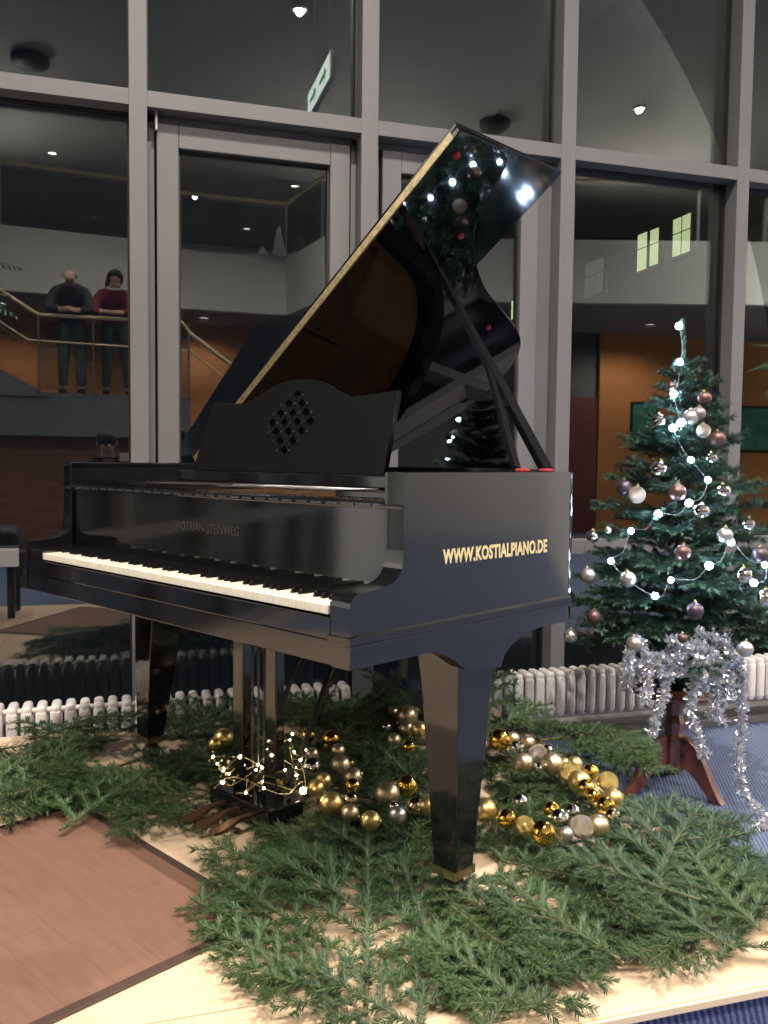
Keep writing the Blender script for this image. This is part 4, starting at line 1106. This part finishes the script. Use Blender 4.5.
# ------------------------------------------------------------------ fir branches
def needle(bm, p, d, ln, w, mi=0):
    side = d.cross(Vector((random.uniform(-.3, .3), random.uniform(-.3, .3), 1)))
    if side.length < 1e-4: side = Vector((1, 0, 0))
    side.normalize(); side *= w
    tip = p + d * ln
    a, b, c = bm.verts.new(p - side * .7), bm.verts.new(p + side * .7), bm.verts.new(tip + Vector((0, 0, -.08 * ln)))
    q1, q2 = bm.verts.new(p + d * ln * .55 - side), bm.verts.new(p + d * ln * .55 + side)
    f1 = bm.faces.new((a, b, q2, q1)); f2 = bm.faces.new((q1, q2, c))
    f1.material_index = f2.material_index = mi
def twig(bmN, bmS, pts, r0, r1, dens, ln, w, flat=True):
    n = len(pts)
    tube(bmS, pts, [r0 + (r1 - r0) * i / (n - 1) for i in range(n)], 5)
    for i in range(n - 1):
        a, b = pts[i], pts[i + 1]; d = (b - a); L_ = d.length
        if L_ < 1e-6: continue
        d.normalize()
        sx = d.cross(Vector((0, 0, 1)))
        if sx.length < .05: sx = Vector((1, 0, 0))
        sx.normalize(); up = sx.cross(d)
        for k in range(int(L_ * dens) + (random.random() < (L_ * dens) % 1)):
            t = random.random(); p = a + (b - a) * t
            if flat:
                an = random.choice((0, PI)) + random.gauss(0, .4)
                if random.random() < .22: an = random.uniform(.2, PI - .2)
            else: an = random.uniform(0, 2 * PI)
            dirn = d * random.uniform(.75, 1.3) + (sx * math.cos(an) + up * math.sin(an)) * random.uniform(.8, 1.1)
            dirn.normalize()
            needle(bmN, p, dirn, ln * random.uniform(.75, 1.15), w)
def walk(a, d, L_, n, wob=.06, sag=0.0):
    pts = [a.copy()]; d = d.normalized()
    for i in range(n):
        d = (d + Vector((random.gauss(0, wob), random.gauss(0, wob), random.gauss(0, wob * .5) - sag / n))).normalized()
        pts.append(pts[-1] + d * L_ / n)
    return pts
def fir_branch(seed, L_, pairs, spread, sub, bare=0.08, dens=1000, ln=.027, w=.0013):
    """unit lies along +Y, length L_; returns (stem object, needles child)"""
    random.seed(seed)
    N_, S_ = bmesh.new(), bmesh.new()
    main = walk(V(0, 0, 0), V(0, 1, 0.02), L_, 12, .02)
    twig(N_, S_, main[int(12 * bare):], .0042, .0015, dens, ln, w)
    tube(S_, main[:max(2, int(12 * bare) + 1)], .0045, 6)
    for k in range(pairs):
        t = bare + (1 - bare) * (k + .6) / (pairs + .4)
        base = main[0].lerp(main[-1], 0) ; idx = min(11, int(t * 12)); base = main[idx].lerp(main[idx + 1], t * 12 - idx)
        for s in (-1, 1):
            if random.random() < .08: continue
            l2 = spread * L_ * (1 - t) ** .75 * random.uniform(.75, 1.1) + .05
            ang = math.radians(random.uniform(44, 60))
            dd = V(s * math.sin(ang), math.cos(ang), random.uniform(-.03, .08))
            p2 = walk(base, dd, l2, 6, .035, .10)
            twig(N_, S_, p2, .0024, .001, dens, ln, w)
            ns = int(l2 * sub)
            for j in range(ns):
                tt = (j + .8) / (ns + .5); i2 = min(5, int(tt * 6)); b2 = p2[i2].lerp(p2[i2 + 1], tt * 6 - i2)
                axis = (p2[i2 + 1] - p2[i2]).normalized()
                for s2 in (-1, 1):
                    l3 = l2 * .42 * (1 - tt) ** .7 * random.uniform(.7, 1.1) + .025
                    sd = V(axis.y, -axis.x, 0) * s2
                    p3 = walk(b2, axis * .75 + sd * .75 + V(0, 0, random.uniform(-.06, .08)), l3, 3, .06, .08)
                    twig(N_, S_, p3, .0014, .0008, dens, ln, w)
    st_ = new_obj('fir_branch', S_, M['bark'], None, True)
    nd = new_obj('needles', N_, M['needle'], st_)
    return st_
PROTO = [fir_branch(11, .80, 9, .46, 8, .16), fir_branch(12, .42, 6, .46, 9, .05), fir_branch(13, .48, 6, .38, 8, .06),
         fir_branch(14, .44, 6, .42, 9, .05), fir_branch(15, .36, 5, .46, 9, .05), fir_branch(16, .50, 5, .32, 8, .14)]
PL_ = [.80, .42, .48, .44, .36, .50]
used = set()
HEAP = 'dark fir branch in the shaded heap under the piano between lyre and near leg'
for x, y, z, hd, pitch, ln_, var, zone, lab in BRANCH:
    root = PROTO[var]
    if var in used: root = copy_tree(PROTO[var])
    used.add(var)
    s = min(max(ln_ / PL_[var], .62), 1.2) if var else 1.0
    root.location = (x, y, z); root.scale = (s, s, s)
    pitch = max(-.12, min(pitch, 1.1)) * (.6 if pitch < .3 else 1)
    root.rotation_euler = (Euler((pitch, 0, 0)).to_matrix().to_4x4()).to_euler()
    root.rotation_euler = (Matrix.Rotation(hd, 4, 'Z') @ Matrix.Rotation(pitch, 4, 'X') @ Matrix.Rotation(random.uniform(-.15, .15), 4, 'Y')).to_euler()
    tag(root, lab or HEAP, 'fir branch', 'cut fir branches on the stage')

# ------------------------------------------------------------------ baubles
def ball_mesh(cap_out):
    bm = bmesh.new(); bmesh.ops.create_uvsphere(bm, u_segments=28, v_segments=18, radius=1.0)
    me = bpy.data.meshes.new('bauble'); bm.to_mesh(me); bm.free()
    for p in me.polygons: p.use_smooth = True
    me.materials.append(FIN['ch'])
    return me
BALL = ball_mesh(1)
bm = bmesh.new(); lathe(bm, [(0, 1.16), (.17, 1.15), (.20, 1.10), (.20, .95), (0, .95)], 12)
tube(bm, [(.10 * math.cos(a), 0, 1.24 + .10 * math.sin(a)) for a in [i * PI / 5 for i in range(10)]], .022, 5, closed=True)
CAP = bpy.data.meshes.new('cap'); bm.to_mesh(CAP); bm.free(); CAP.materials.append(M['gold_wire'])
def bauble(p, r, fin, rot, label, group):
    b = bpy.data.objects.new('bauble', BALL); COL.objects.link(b)
    b.location = p; b.scale = (r, r, r); b.rotation_euler = rot
    b.material_slots[0].link = 'OBJECT'; b.material_slots[0].material = FIN[fin]
    tag(b, label, 'bauble', group)
    c = bpy.data.objects.new('cap', CAP); COL.objects.link(c); c.parent = b
    return b
FN = {'mg': 'shiny gold', 'ms': 'shiny silver', 'mc': 'shiny copper-toned', 'ch': 'satin champagne', 'go': 'satin gold', 'si': 'satin silver', 'gg': 'glittery gold',
      'gs': 'glittery champagne', 'ro': 'rose-brown', 'rs': 'pale rose', 'pu': 'mauve', 'ow': 'openwork silver'}
random.seed(5)
for (x, y, z, r, fin), place in zip(GOLD, GOLD_PLACE):
    sz = 'large ' if r > .0285 else ('small ' if r < .0200 else '')
    bauble((x, y, z), r * 1.12, fin, (random.uniform(.9, 2.2), random.uniform(-.5, .5), random.uniform(0, 6)), sz + FN[fin] + ' bauble ' + place, 'golden baubles among the branches')
for (x, y, z, r, fin), place in zip(TREEB, TREE_PLACE):
    bauble((x, y - .02, z), r, fin, (random.uniform(-.15, .15), random.uniform(-.15, .15), random.uniform(0, 6)), FN[fin] + ' bauble ' + place, 'baubles on the christmas tree')

# ------------------------------------------------------------------ christmas tree on its pedestal
TX, TY = 1.62, 1.28
stand = thing('pedestal_table', 'small mahogany pedestal table on three curved legs carrying the tree', 'table', (TX, TY, FZ))
bm = bmesh.new(); lathe(bm, [(0, .405), (.155, .405), (.165, .395), (.165, .385), (.15, .378), (.05, .372), (0, .372)], 40)
new_obj('table_top', bm, M['mahogany'], stand)
bm = bmesh.new(); lathe(bm, [(0, .372), (.045, .37), (.04, .34), (.030, .30), (.042, .27), (.034, .23), (.044, .20), (.044, .09), (.03, .07), (0, .055)], 8)
for f in bm.faces: f.smooth = False
new_obj('column', bm, M['mahogany'], stand)
for a in (-62, 178, 58):
    prof_o = bez((.035, .22), (.12, .23), (.15, .05), (.205, .0), 8); prof_i = bez((.17, .0), (.12, .03), (.09, .11), (.035, .10), 8)
    bm = bmesh.new(); prism(bm, prof_o + prof_i, lambda u, v, k: (u, -.017 + .034 * k, v))
    l = new_obj('leg', bm, M['mahogany'], stand); l.rotation_euler = (0, 0, math.radians(a))
    bv = l.modifiers.new('bevel', 'BEVEL'); bv.width = .003; bv.segments = 2
tree = thing('christmas_tree', 'decorated dark green christmas tree on a small pedestal right of the piano', 'tree', (TX, TY, .145))
bm = bmesh.new(); lathe(bm, [(0, 0.0), (.072, 0), (.09, .17), (.096, .17), (.096, .155), (.085, .15), (0, .15)], 28); new_obj('pot', bm, M['pot_green'], tree)
bm = bmesh.new(); tube(bm, [(0, 0, .14), (0.004, 0, .6), (-.003, .002, 1.0), (0, 0, 1.25)], [.017, .014, .009, .004], 8); new_obj('trunk', bm, M['trunk'], tree)
def pine_branch(seed, L_, nside):
    random.seed(seed)
    N_, S_ = bmesh.new(), bmesh.new()
    main = walk(V(0, 0, 0), V(0, 1, .12), L_, 8, .05, .25)
    twig(N_, S_, main, .003, .0012, 1300, .021, .0014, False)
    for k in range(nside):
        t = .18 + .78 * k / nside; idx = min(7, int(t * 8)); base = main[idx].lerp(main[idx + 1], t * 8 - idx)
        for s in (-1, 1):
            l2 = L_ * .38 * (1 - t) ** .6 * random.uniform(.7, 1.2) + .03
            p2 = walk(base, V(s * .8, .75, random.uniform(-.1, .45)), l2, 4, .09, .1)
            twig(N_, S_, p2, .0016, .001, 1500, .023, .0017, False)
    b = new_obj('branch', S_, M['trunk'], tree, True)
    new_obj('needles', N_, M['tree_needle'], b)
    return b
PB = [pine_branch(s, l, n) for s, l, n in ((31, .46, 7), (32, .44, 6), (33, .34, 5), (34, .32, 5), (35, .22, 4), (36, .20, 3), (37, .12, 2))]
PBL = [.46, .44, .34, .32, .22, .20, .12]
rnd = random.Random(9)
usedp = set()
def rad(z):
    zs = [.25, .33, .5, .7, .85, 1.0, 1.15, 1.3, 1.37]; rs = [.34, .44, .44, .38, .31, .24, .18, .12, .06]
    for i in range(len(zs) - 1):
        if zs[i] <= z <= zs[i + 1]: return rs[i] + (rs[i + 1] - rs[i]) * (z - zs[i]) / (zs[i + 1] - zs[i])
    return .05
nb = 0
z = .34
while z < 1.37:
    R_ = rad(z)
    cnt = 8 if z < .7 else (6 if z < 1.1 else 5)
    off = rnd.uniform(0, 6.28)
    for k in range(cnt):
        if nb >= 99: break
        want = R_ * rnd.uniform(.82, 1.08)
        var = min(range(7), key=lambda i: abs(PBL[i] - want) + rnd.uniform(0, .03))
        root = PB[var] if var not in usedp else copy_tree(PB[var], tree)
        usedp.add(var); s = want / PBL[var]
        root.scale = (max(s, .85), s, max(s, .85))
        zz = z - .145 + rnd.uniform(-.02, .02)
        root.location = (0, 0, zz)
        lift = .02 + .55 * max(0, (z - .5)) + rnd.uniform(-.1, .1)
        root.rotation_euler = (Matrix.Rotation(off + k * 2 * PI / cnt + rnd.uniform(-.2, .2), 4, 'Z') @ Matrix.Rotation(lift, 4, 'X')).to_euler()
        nb += 1
    z += .074 if z < 1.0 else .062
N_, S_ = bmesh.new(), bmesh.new(); random.seed(3)
twig(N_, S_, [V(0, 0, 1.2), V(-.006, 0, 1.3), V(-.012, 0, 1.385)], .003, .001, 2200, .019, .0018, False)
lead = new_obj('leader_shoot', S_, M['trunk'], tree); new_obj('needles', N_, M['tree_needle'], lead)

# light chain on the tree
ch = thing('light_chain', 'chain of cold white lights wound down the christmas tree', 'string lights', (0, 0, 0))
pts = [Vector(p) for p in BULBS]
path = []
for a, b in zip(pts, pts[1:]):
    m_ = (a + b) / 2 + Vector((random.uniform(-.01, .01), -.015, -.02))
    path += [a, m_]
path.append(pts[-1])
bm = bmesh.new(); tube(bm, spline(path, 5), .0009, 5); new_obj('wire', bm, M['wire'], ch, True)
bm = bmesh.new(); bmesh.ops.create_uvsphere(bm, u_segments=14, v_segments=10, radius=.0125)
b0_ = new_obj('bulb', bm, M['led_cold'], ch, True); b0_.location = pts[0]
for p in pts[1:]:
    c = b0_.copy(); COL.objects.link(c); c.parent = ch; c.location = p
    c.scale = (random.uniform(.7, 1.1),) * 3

# tinsel
def tinsel(paths, label, seed, dens=2300, rad_=.026, stars=330):
    random.seed(seed)
    t = thing('tinsel_garland', label, 'tinsel', (0, 0, 0), group='silver tinsel with stars under the tree')
    bm = bmesh.new(); sb = bmesh.new(); core = bmesh.new()
    for path_ in paths:
        P = spline(path_, 8); tube(core, P, .0012, 5)
        for a, b in zip(P, P[1:]):
            L_ = (b - a).length
            for k in range(int(L_ * dens) + 1):
                p = a.lerp(b, random.random()); d = Vector([random.gauss(0, 1) for _ in range(3)]).normalized()
                s = d.cross(Vector([random.gauss(0, 1) for _ in range(3)])).normalized() * .0018
                q = p + d * rad_ * random.uniform(.5, 1)
                bm.faces.new([bm.verts.new(v) for v in (p - s, p + s, q + s, q - s)])
            for k in range(int(L_ * stars) + (random.random() < (L_ * stars) % 1)):
                p = a.lerp(b, random.random()) + Vector([random.gauss(0, .4) for _ in range(3)]) * rad_
                u = Vector([random.gauss(0, 1) for _ in range(3)]).normalized(); w_ = u.cross(Vector((0.3, 1, .2))).normalized()
                r = random.uniform(.007, .012)
                vs = [sb.verts.new(p + (u * math.cos(i * PI / 5) + w_ * math.sin(i * PI / 5)) * (r if i % 2 == 0 else r * .42)) for i in range(10)]
                sb.faces.new(vs)
    new_obj('cord', core, M['wire'], t)
    x = new_obj('fringe', bm, M['tinsel'], t); x['kind'] = 'stuff'
    x = new_obj('stars', sb, M['tinsel'], t); x['kind'] = 'stuff'
    return t
tinsel([[(1.26, 1.02, .31), (1.34, 1.0, .34), (1.42, .99, .30), (1.37, .99, .26), (1.33, 1.0, .34)], [(1.30, 1.10, .27), (1.235, 1.0, .36), (1.232, 1.0, .28), (1.27, 1.06, .22), (1.36, 1.08, .30)], [(1.29, 1.02, .40), (1.31, 1.0, .30), (1.30, .99, .20), (1.28, .98, .23)],
        [(1.40, 1.02, .36), (1.37, .99, .22), (1.33, .98, .12), (1.315, .98, .06)]], 'silver tinsel loop hanging over the left side of the green pot', 1)
tinsel([[(1.40, .99, .33), (1.47, .97, .38), (1.55, .97, .34), (1.58, .97, .27), (1.52, .97, .24), (1.47, .97, .28)], [(1.43, .98, .27), (1.50, .96, .33), (1.55, .97, .29)], [(1.42, 1.0, .36), (1.475, .97, .27), (1.46, .97, .16), (1.50, .975, .06), (1.535, .98, -.02)], [(1.38, 1.0, .40), (1.45, .98, .36), (1.53, .97, .31), (1.56, .97, .22), (1.55, .98, .12)],
        [(1.50, 1.0, .40), (1.50, .99, .28), (1.52, .98, .20)]], 'silver tinsel hanging in the middle before the pedestal column', 2)
tinsel([[(1.58, .97, .30), (1.64, .96, .33), (1.66, .97, .24), (1.62, .97, .20), (1.60, .97, .26)], [(1.56, .98, .24), (1.57, .97, .14), (1.60, .97, .10)], [(1.50, 1.0, .42), (1.60, .98, .37), (1.66, .97, .26), (1.675, .97, .12), (1.672, .975, -.05), (1.70, .98, -.16), (1.735, .90, -.235), (1.66, .88, -.243)],
        [(1.62, 1.0, .40), (1.63, .98, .30), (1.60, .98, .18), (1.59, .99, .12)]], 'long silver tinsel strand hanging down to the blue carpet', 3)

# warm micro lights round the pedal box
wl = thing('micro_light_chain', 'gold wire of warm micro lights coiled round the pedal lyre posts', 'string lights', (0, 0, 0))
random.seed(8)
wp = [Vector(p) for p in WARM]
path = [wp[i] for i in (3, 4, 13, 14, 6, 5, 7, 2, 1, 0, 10, 9, 11, 12, 8)]
bm = bmesh.new(); tube(bm, spline(path, 6), .0014, 5)
loop = [V(-.05 + .10 * math.cos(a), .76 + .07 * math.sin(a), .135 + .03 * math.sin(a * 2)) for a in [i * PI / 8 for i in range(16)]]
tube(bm, loop, .0014, 5, closed=True)
lp2 = [V(.062 + .022 * math.cos(a), .80 + .03 * math.sin(a), .19 + .045 * math.sin(a)) for a in [i * PI / 6 for i in range(12)]]
tube(bm, lp2, .0014, 5, closed=True)
for p in wp + loop[::3]:
    for k in range(3):
        q = p + Vector([random.gauss(0, .012) for _ in range(3)]); tube(bm, [p, q], .001, 4)
        bmesh.ops.create_icosphere(bm, subdivisions=1, radius=.0035, matrix=Matrix.Translation(q))
new_obj('wire', bm, M['gold_wire'], wl)
bm = bmesh.new(); bmesh.ops.create_uvsphere(bm, u_segments=12, v_segments=8, radius=.0062)
b0_ = new_obj('bulb', bm, M['led_warm'], wl, True); b0_.location = wp[0]; b0_.scale = (1.5, 1.5, 1.5)
for i, p in enumerate(wp[1:] + loop[::4] + lp2[::4]):
    c = b0_.copy(); COL.objects.link(c); c.parent = wl; c.location = p; s = random.choice((.45, .55, .8)); c.scale = (s, s, s)

# potted plants of the hall (seen only as reflections)
def palm(loc, h, label, seed, nl=16, fl=.9):
    random.seed(seed)
    t = thing('potted_palm', label, 'plant', loc)
    bm = bmesh.new(); lathe(bm, [(0, 0), (.16, 0), (.21, .36), (.23, .36), (.23, .33), (.19, .32), (0, .32)], 24); new_obj('pot', bm, M['terracotta'], t)
    bm = bmesh.new(); tube(bm, [(0, 0, .3), (.02, .01, h * .5), (0, 0, h * .86)], [.035, .028, .02], 8); new_obj('trunk', bm, M['bark'], t)
    for k in range(nl):
        a = random.uniform(0, 2 * PI); el = random.uniform(.0, 1.1)
        base = V(0, 0, h * random.uniform(.74, .86)); d = V(math.cos(a) * math.cos(el), math.sin(a) * math.cos(el), math.sin(el))
        P = walk(base, d, fl * random.uniform(.7, 1), 8, .04, .9)
        bm = bmesh.new()
        tube(bm, P, .004, 4)
        for i in range(1, 8):
            ax = (P[i + 1] - P[i]).normalized(); sd = ax.cross(V(0, 0, 1)).normalized()
            for s in (-1, 1):
                for j in range(2):
                    p = P[i].lerp(P[i + 1], j * .5); ln_ = fl * .32 * (1 - abs(i - 3.5) / 5)
                    q = p + (ax * .6 + sd * s * .8 + V(0, 0, -.25)).normalized() * ln_; w_ = ax * .014
                    m1 = p.lerp(q, .4)
                    bm.faces.new([bm.verts.new(v) for v in (p, m1 + w_, q, m1 - w_)])
        new_obj('frond', bm, M['leaf'], t)
palm((-1.95, -2.35, FZ), 3.35, 'tall potted palm left of the photographer, frond tips reflected at the left edge', 4)
palm((9.0, -4.0, FZ), 3.3, 'large bushy potted palm reflected at the right photo edge', 6, 26, 1.1)
# ------------------------------------------------------------------ people
def skin_mesh(name, verts, edges, radii, m, parent, root=0, sub=2, vox=0):
    me = bpy.data.meshes.new(name); me.from_pydata([tuple(v) for v in verts], edges, [])
    o = bpy.data.objects.new(name, me); COL.objects.link(o)
    sk = o.modifiers.new('skin', 'SKIN'); sk.use_smooth_shade = True; sk.branch_smoothing = .6
    for i, r in enumerate(radii):
        sv = me.skin_vertices[0].data[i]; sv.radius = r if isinstance(r, tuple) else (r, r); sv.use_root = (i == root)
    sb = o.modifiers.new('sub', 'SUBSURF'); sb.levels = sub; sb.render_levels = sub
    bpy.context.view_layer.update()
    me2 = bpy.data.meshes.new_from_object(o.evaluated_get(bpy.context.evaluated_depsgraph_get()))
    bpy.data.objects.remove(o)
    for p in me2.polygons: p.use_smooth = True
    me2.materials.clear(); me2.materials.append(m)
    o2 = bpy.data.objects.new(name, me2); COL.objects.link(o2)
    if parent is not None: o2.parent = parent
    return o2
M['skin'] = noisy(mat('skin', (0.56, 0.34, 0.26), .5), 8, .08)
M['eye'] = mat('eye', (0.03, 0.025, 0.02), .2)
M['lip'] = mat('lips', (0.45, 0.16, 0.14), .5)
def person(P, label, loc, rot, top_m, leg_m, hair_m, hair, shoe_m=M['seal'], collar=None, head_r=1.0):
    """P: joint dict in local metres, facing +Y"""
    t = thing('person', label, 'person', loc, (0, 0, rot))
    V_, E_, R_ = [], [], []
    def add(p, r, par=None):
        V_.append(Vector(p)); R_.append(r)
        if par is not None: E_.append((par, len(V_) - 1))
        return len(V_) - 1
    pel = add(P['pelvis'], (.12, .09)); sp = add(P['spine'], (.10, .08), pel); chs = add(P['chest'], (.105, .085), sp)
    nb_ = add(P['neckbase'], .062, chs); nk = add(P['neck'], .054, nb_)
    hc = Vector(P['head']); up = (hc - Vector(P['neck'])).normalized(); fw = Vector(P['face']).normalized()
    h0 = add(hc - up * .035 + fw * .012, (.062, .070), nk); h1 = add(hc + up * .03, (.076, .088), h0); h2 = add(hc + up * .085 - fw * .005, (.055, .065), h1)
    hands = []
    for s, sd in ((-1, 'l'), (1, 'r')):
        sh = add(P['sh_' + sd], .050, chs); el = add(P['el_' + sd], .044, sh); mid = add(Vector(P['el_' + sd]).lerp(Vector(P['wr_' + sd]), .35), .042, el)
        wr = add(P['wr_' + sd], .027, mid)
        hd_ = Vector(P['hand_' + sd]); pm = add(hd_, (.036, .018), wr)
        d = (hd_ - Vector(P['wr_' + sd])).normalized(); side = d.cross(Vector((0, 0, 1))).normalized(); dn = side.cross(d)
        for k in range(4):
            o_ = (k - 1.5) * .019; L_ = (.040, .046, .043, .034)[k]
            a = add(hd_ + d * .035 + side * o_, .0095, pm); b = add(V_[a] + d * L_ * .6 + dn * P.get('curl', -.012), .0085, a); add(V_[b] + d * L_ * .35 + dn * P.get('curl', -.012) * 2.2, .0075, b)
        th_ = add(hd_ - d * .01 + side * (-.034 * s), .011, pm); add(V_[th_] + d * .035 + side * (-.012 * s) + dn * -.008, .009, th_)
    for s, sd in ((-1, 'l'), (1, 'r')):
        hp = add(P['hip_' + sd], .092, pel); kn = add(P['kn_' + sd], .058, hp); cf = add(Vector(P['kn_' + sd]).lerp(Vector(P['an_' + sd]), .3), .056, kn); an = add(P['an_' + sd], .038, cf)
        add(Vector(P['an_' + sd]) + V(0, .10, -.045), (.038, .028), an)
    body = skin_mesh('body', V_, E_, R_, M['skin'], t)
    # face
    x_ = fw.cross(up).normalized()
    def fpt(a, b, c): return hc + x_ * a + up * b + fw * c
    bm = bmesh.new()
    for s in (-1, 1): bmesh.ops.create_uvsphere(bm, u_segments=10, v_segments=8, radius=.011, matrix=Matrix.Translation(fpt(s * .030, .018, .076)))
    new_obj('eyes', bm, M['eye'], body, True)
    bm = bmesh.new(); tube(bm, [fpt(0, .025, .080), fpt(0, -.002, .099), fpt(0, -.012, .092)], [.007, .012, .009], 8); new_obj('nose', bm, M['skin'], body, True)
    bm = bmesh.new(); tube(bm, [fpt(-.022, -.038, .074), fpt(0, -.041, .084), fpt(.022, -.038, .074)], [.003, .006, .003], 6); new_obj('mouth', bm, M['lip'], body, True)
    for s in (-1, 1):
        bm = bmesh.new(); bmesh.ops.create_uvsphere(bm, u_segments=10, v_segments=8, radius=.022, matrix=Matrix.Translation(fpt(s * .080, .010, -.004)) @ Matrix.Diagonal((.45, .8, 1.3, 1)))
        new_obj('ear', bm, M['skin'], body, True)
    # hair
    bm = bmesh.new()
    if hair == 'bald_fringe':
        for k in range(15):
            a = PI * (k / 14) ; q = fpt(.082 * math.cos(a), .012, -.082 * math.sin(a) - .002)
            bmesh.ops.create_uvsphere(bm, u_segments=8, v_segments=6, radius=.018, matrix=Matrix.Translation(q))
    else:
        mtx = Matrix.Translation(hc + up * .045 - fw * .016) @ Matrix((x_, fw, up)).transposed().to_4x4()
        bmesh.ops.create_uvsphere(bm, u_segments=20, v_segments=14, radius=1, matrix=mtx @ Matrix.Diagonal((.088, .094, .085, 1)))
        rnd_ = random.Random(2)
        for v in bm.verts: v.co += (v.co - hc).normalized() * rnd_.uniform(-.003, .004)
        if hair == 'ponytail':
            tube(bm, [fpt(-.03, .05, -.085), fpt(-.065, .01, -.10), fpt(-.085, -.07, -.07), fpt(-.085, -.14, -.03)], [.022, .034, .030, .012], 10)
            tube(bm, [fpt(.075, .055, .02), fpt(.083, .0, -.01), fpt(.078, -.05, -.03)], [.02, .02, .012], 8)
            tube(bm, [fpt(-.075, .055, .02), fpt(-.083, .0, -.01), fpt(-.078, -.05, -.03)], [.02, .02, .012], 8)
    new_obj('hair', bm, hair_m, body, True)
    # clothing: top
    tv = [P['pelvis'], P['spine'], P['chest'], P['neckbase']]; tr_ = [(.185, .150), (.185, .150), (.205, .165), (.115, .115)]; te = [(0, 1), (1, 2), (2, 3)]
    tv = [Vector(q) for q in tv]; tv[0] = tv[0] - V(0, 0, .07)
    for sd in 'lr':
        b_ = len(tv); tv += [Vector(P['sh_' + sd]), Vector(P['el_' + sd]), Vector(P['el_' + sd]).lerp(Vector(P['wr_' + sd]), .85)]; tr_ += [.098, .066, .047]
        te += [(2, b_), (b_, b_ + 1), (b_ + 1, b_ + 2)]
    skin_mesh('sweater', tv, te, tr_, top_m, t)
    tv = [Vector(P['pelvis']) + V(0, 0, .10), Vector(P['pelvis']) - V(0, 0, .03)]; tr_ = [(.17, .135), (.17, .14)]; te = [(0, 1)]
    for sd in 'lr':
        b_ = len(tv); tv += [Vector(P['hip_' + sd]), Vector(P['kn_' + sd]), Vector(P['an_' + sd]) + V(0, 0, .01)]; tr_ += [.104, .072, .055]
        te += [(1, b_), (b_, b_ + 1), (b_ + 1, b_ + 2)]
    skin_mesh('trousers', tv, te, tr_, leg_m, t)
    for sd in 'lr':
        a = Vector(P['an_' + sd]); bm = bmesh.new(); box(bm, (a.x - .046, a.y - .075, a.z - .079), (a.x + .046, a.y + .185, a.z - .002), .035, 4); new_obj('shoe', bm, shoe_m, t, True)
    if collar:
        bm = bmesh.new(); n_ = Vector(P['neckbase']); tube(bm, [n_ + V(.085 * math.cos(a), .01 + .085 * math.sin(a), .0 - .03 * math.sin(a)) for a in [i * PI / 8 for i in range(16)]], .014, 8, closed=True)
        new_obj('collar', bm, collar, t, True)
    return t
LEAN = dict(pelvis=(0, -.27, .90), spine=(0, -.21, 1.07), chest=(0, -.08, 1.22), neckbase=(0, .0, 1.33), neck=(0, .025, 1.375), head=(0, .10, 1.41), face=(0, .80, -.6),
            sh_l=(-.175, -.06, 1.27), sh_r=(.175, -.06, 1.27), el_l=(-.25, .10, 1.02), el_r=(.25, .10, 1.02), wr_l=(-.07, .22, 1.0), wr_r=(.07, .20, 1.0),
            hand_l=(-.01, .24, 1.0), hand_r=(.01, .22, 1.02), hip_l=(-.09, -.27, .83), hip_r=(.09, -.27, .83), kn_l=(-.10, -.22, .46), kn_r=(.10, -.24, .46), an_l=(-.11, -.25, .08), an_r=(.11, -.27, .08))
jk = mat('dark_jacket', (0.018, 0.022, 0.025), .8); tg = mat('grey_green_trousers', (0.09, 0.11, 0.10), .85)
hr_g = mat('grey_hair', (0.25, 0.23, 0.21), .7)
person(LEAN, 'bald person in a dark jacket bent over the landing rail, looking down at the hands', (-1.02, -5.46, LZ), 0.0, jk, tg, hr_g, 'bald_fringe')
W2 = dict(LEAN); W2.update(head=(0.01, .06, 1.435), face=(.05, 1, -.08), neck=(0, .02, 1.375), wr_l=(-.13, .22, 1.0), wr_r=(.06, .20, 1.0), hand_l=(-.07, .235, 1.0), hand_r=(0, .22, 1.0), el_l=(-.26, .06, 1.02), el_r=(.23, .10, 1.02), sh_l=(-.155, -.06, 1.265), sh_r=(.155, -.06, 1.265),
                           kn_l=(-.09, -.20, .46), kn_r=(.14, -.26, .46), an_r=(.17, -.30, .08))
person(W2, 'smiling person in a dark red sweater with tied dark hair leaning on the landing rail', (-0.50, -5.46, LZ), 0.0, mat('dark_red_sweater', (0.16, 0.015, 0.03), .85),
       mat('dark_trousers', (0.05, 0.06, 0.055), .85), mat('dark_brown_hair', (0.025, 0.014, 0.010), .6), 'ponytail', collar=M['wall_white'])
PH_ = dict(pelvis=(0, 0, .80), spine=(0, .01, .98), chest=(0, .0, 1.14), neckbase=(0, .0, 1.26), neck=(0, .01, 1.31), head=(0, .035, 1.38), face=(.25, 1, -.35),
           sh_l=(-.17, 0, 1.19), sh_r=(.17, 0, 1.19), el_l=(-.21, .08, .98), el_r=(.23, .08, .98), wr_l=(.04, .235, 1.17), wr_r=(.235, .225, 1.13), hand_l=(.085, .262, 1.20), hand_r=(.195, .262, 1.17),
           hip_l=(-.09, 0, .74), hip_r=(.09, 0, .74), kn_l=(-.10, .02, .41), kn_r=(.10, .02, .41), an_l=(-.11, -.02, .08), an_r=(.11, -.02, .08), curl=-.01)
person(PH_, 'person in dark clothes holding up a phone, reflected over the left end of the piano', (-.535, -1.865, FZ), 0.0, mat('black_pullover', (.012, .012, .014), .85), mat('black_trousers', (.015, .015, .018), .85),
       mat('black_hair', (.012, .01, .009), .6), 'short')
ph = thing('phone', 'white phone held upright in the photographing person\'s hands', 'phone', (-.395, -1.575, .975))
new_obj('phone_body', bbox((-.036, -.004, -.07), (.036, .004, .07), .0035, 3), M['wall_white'], ph)
new_obj('phone_screen', bbox((-.033, -.0048, -.058), (.033, -.0038, .058)), M['seal'], ph)
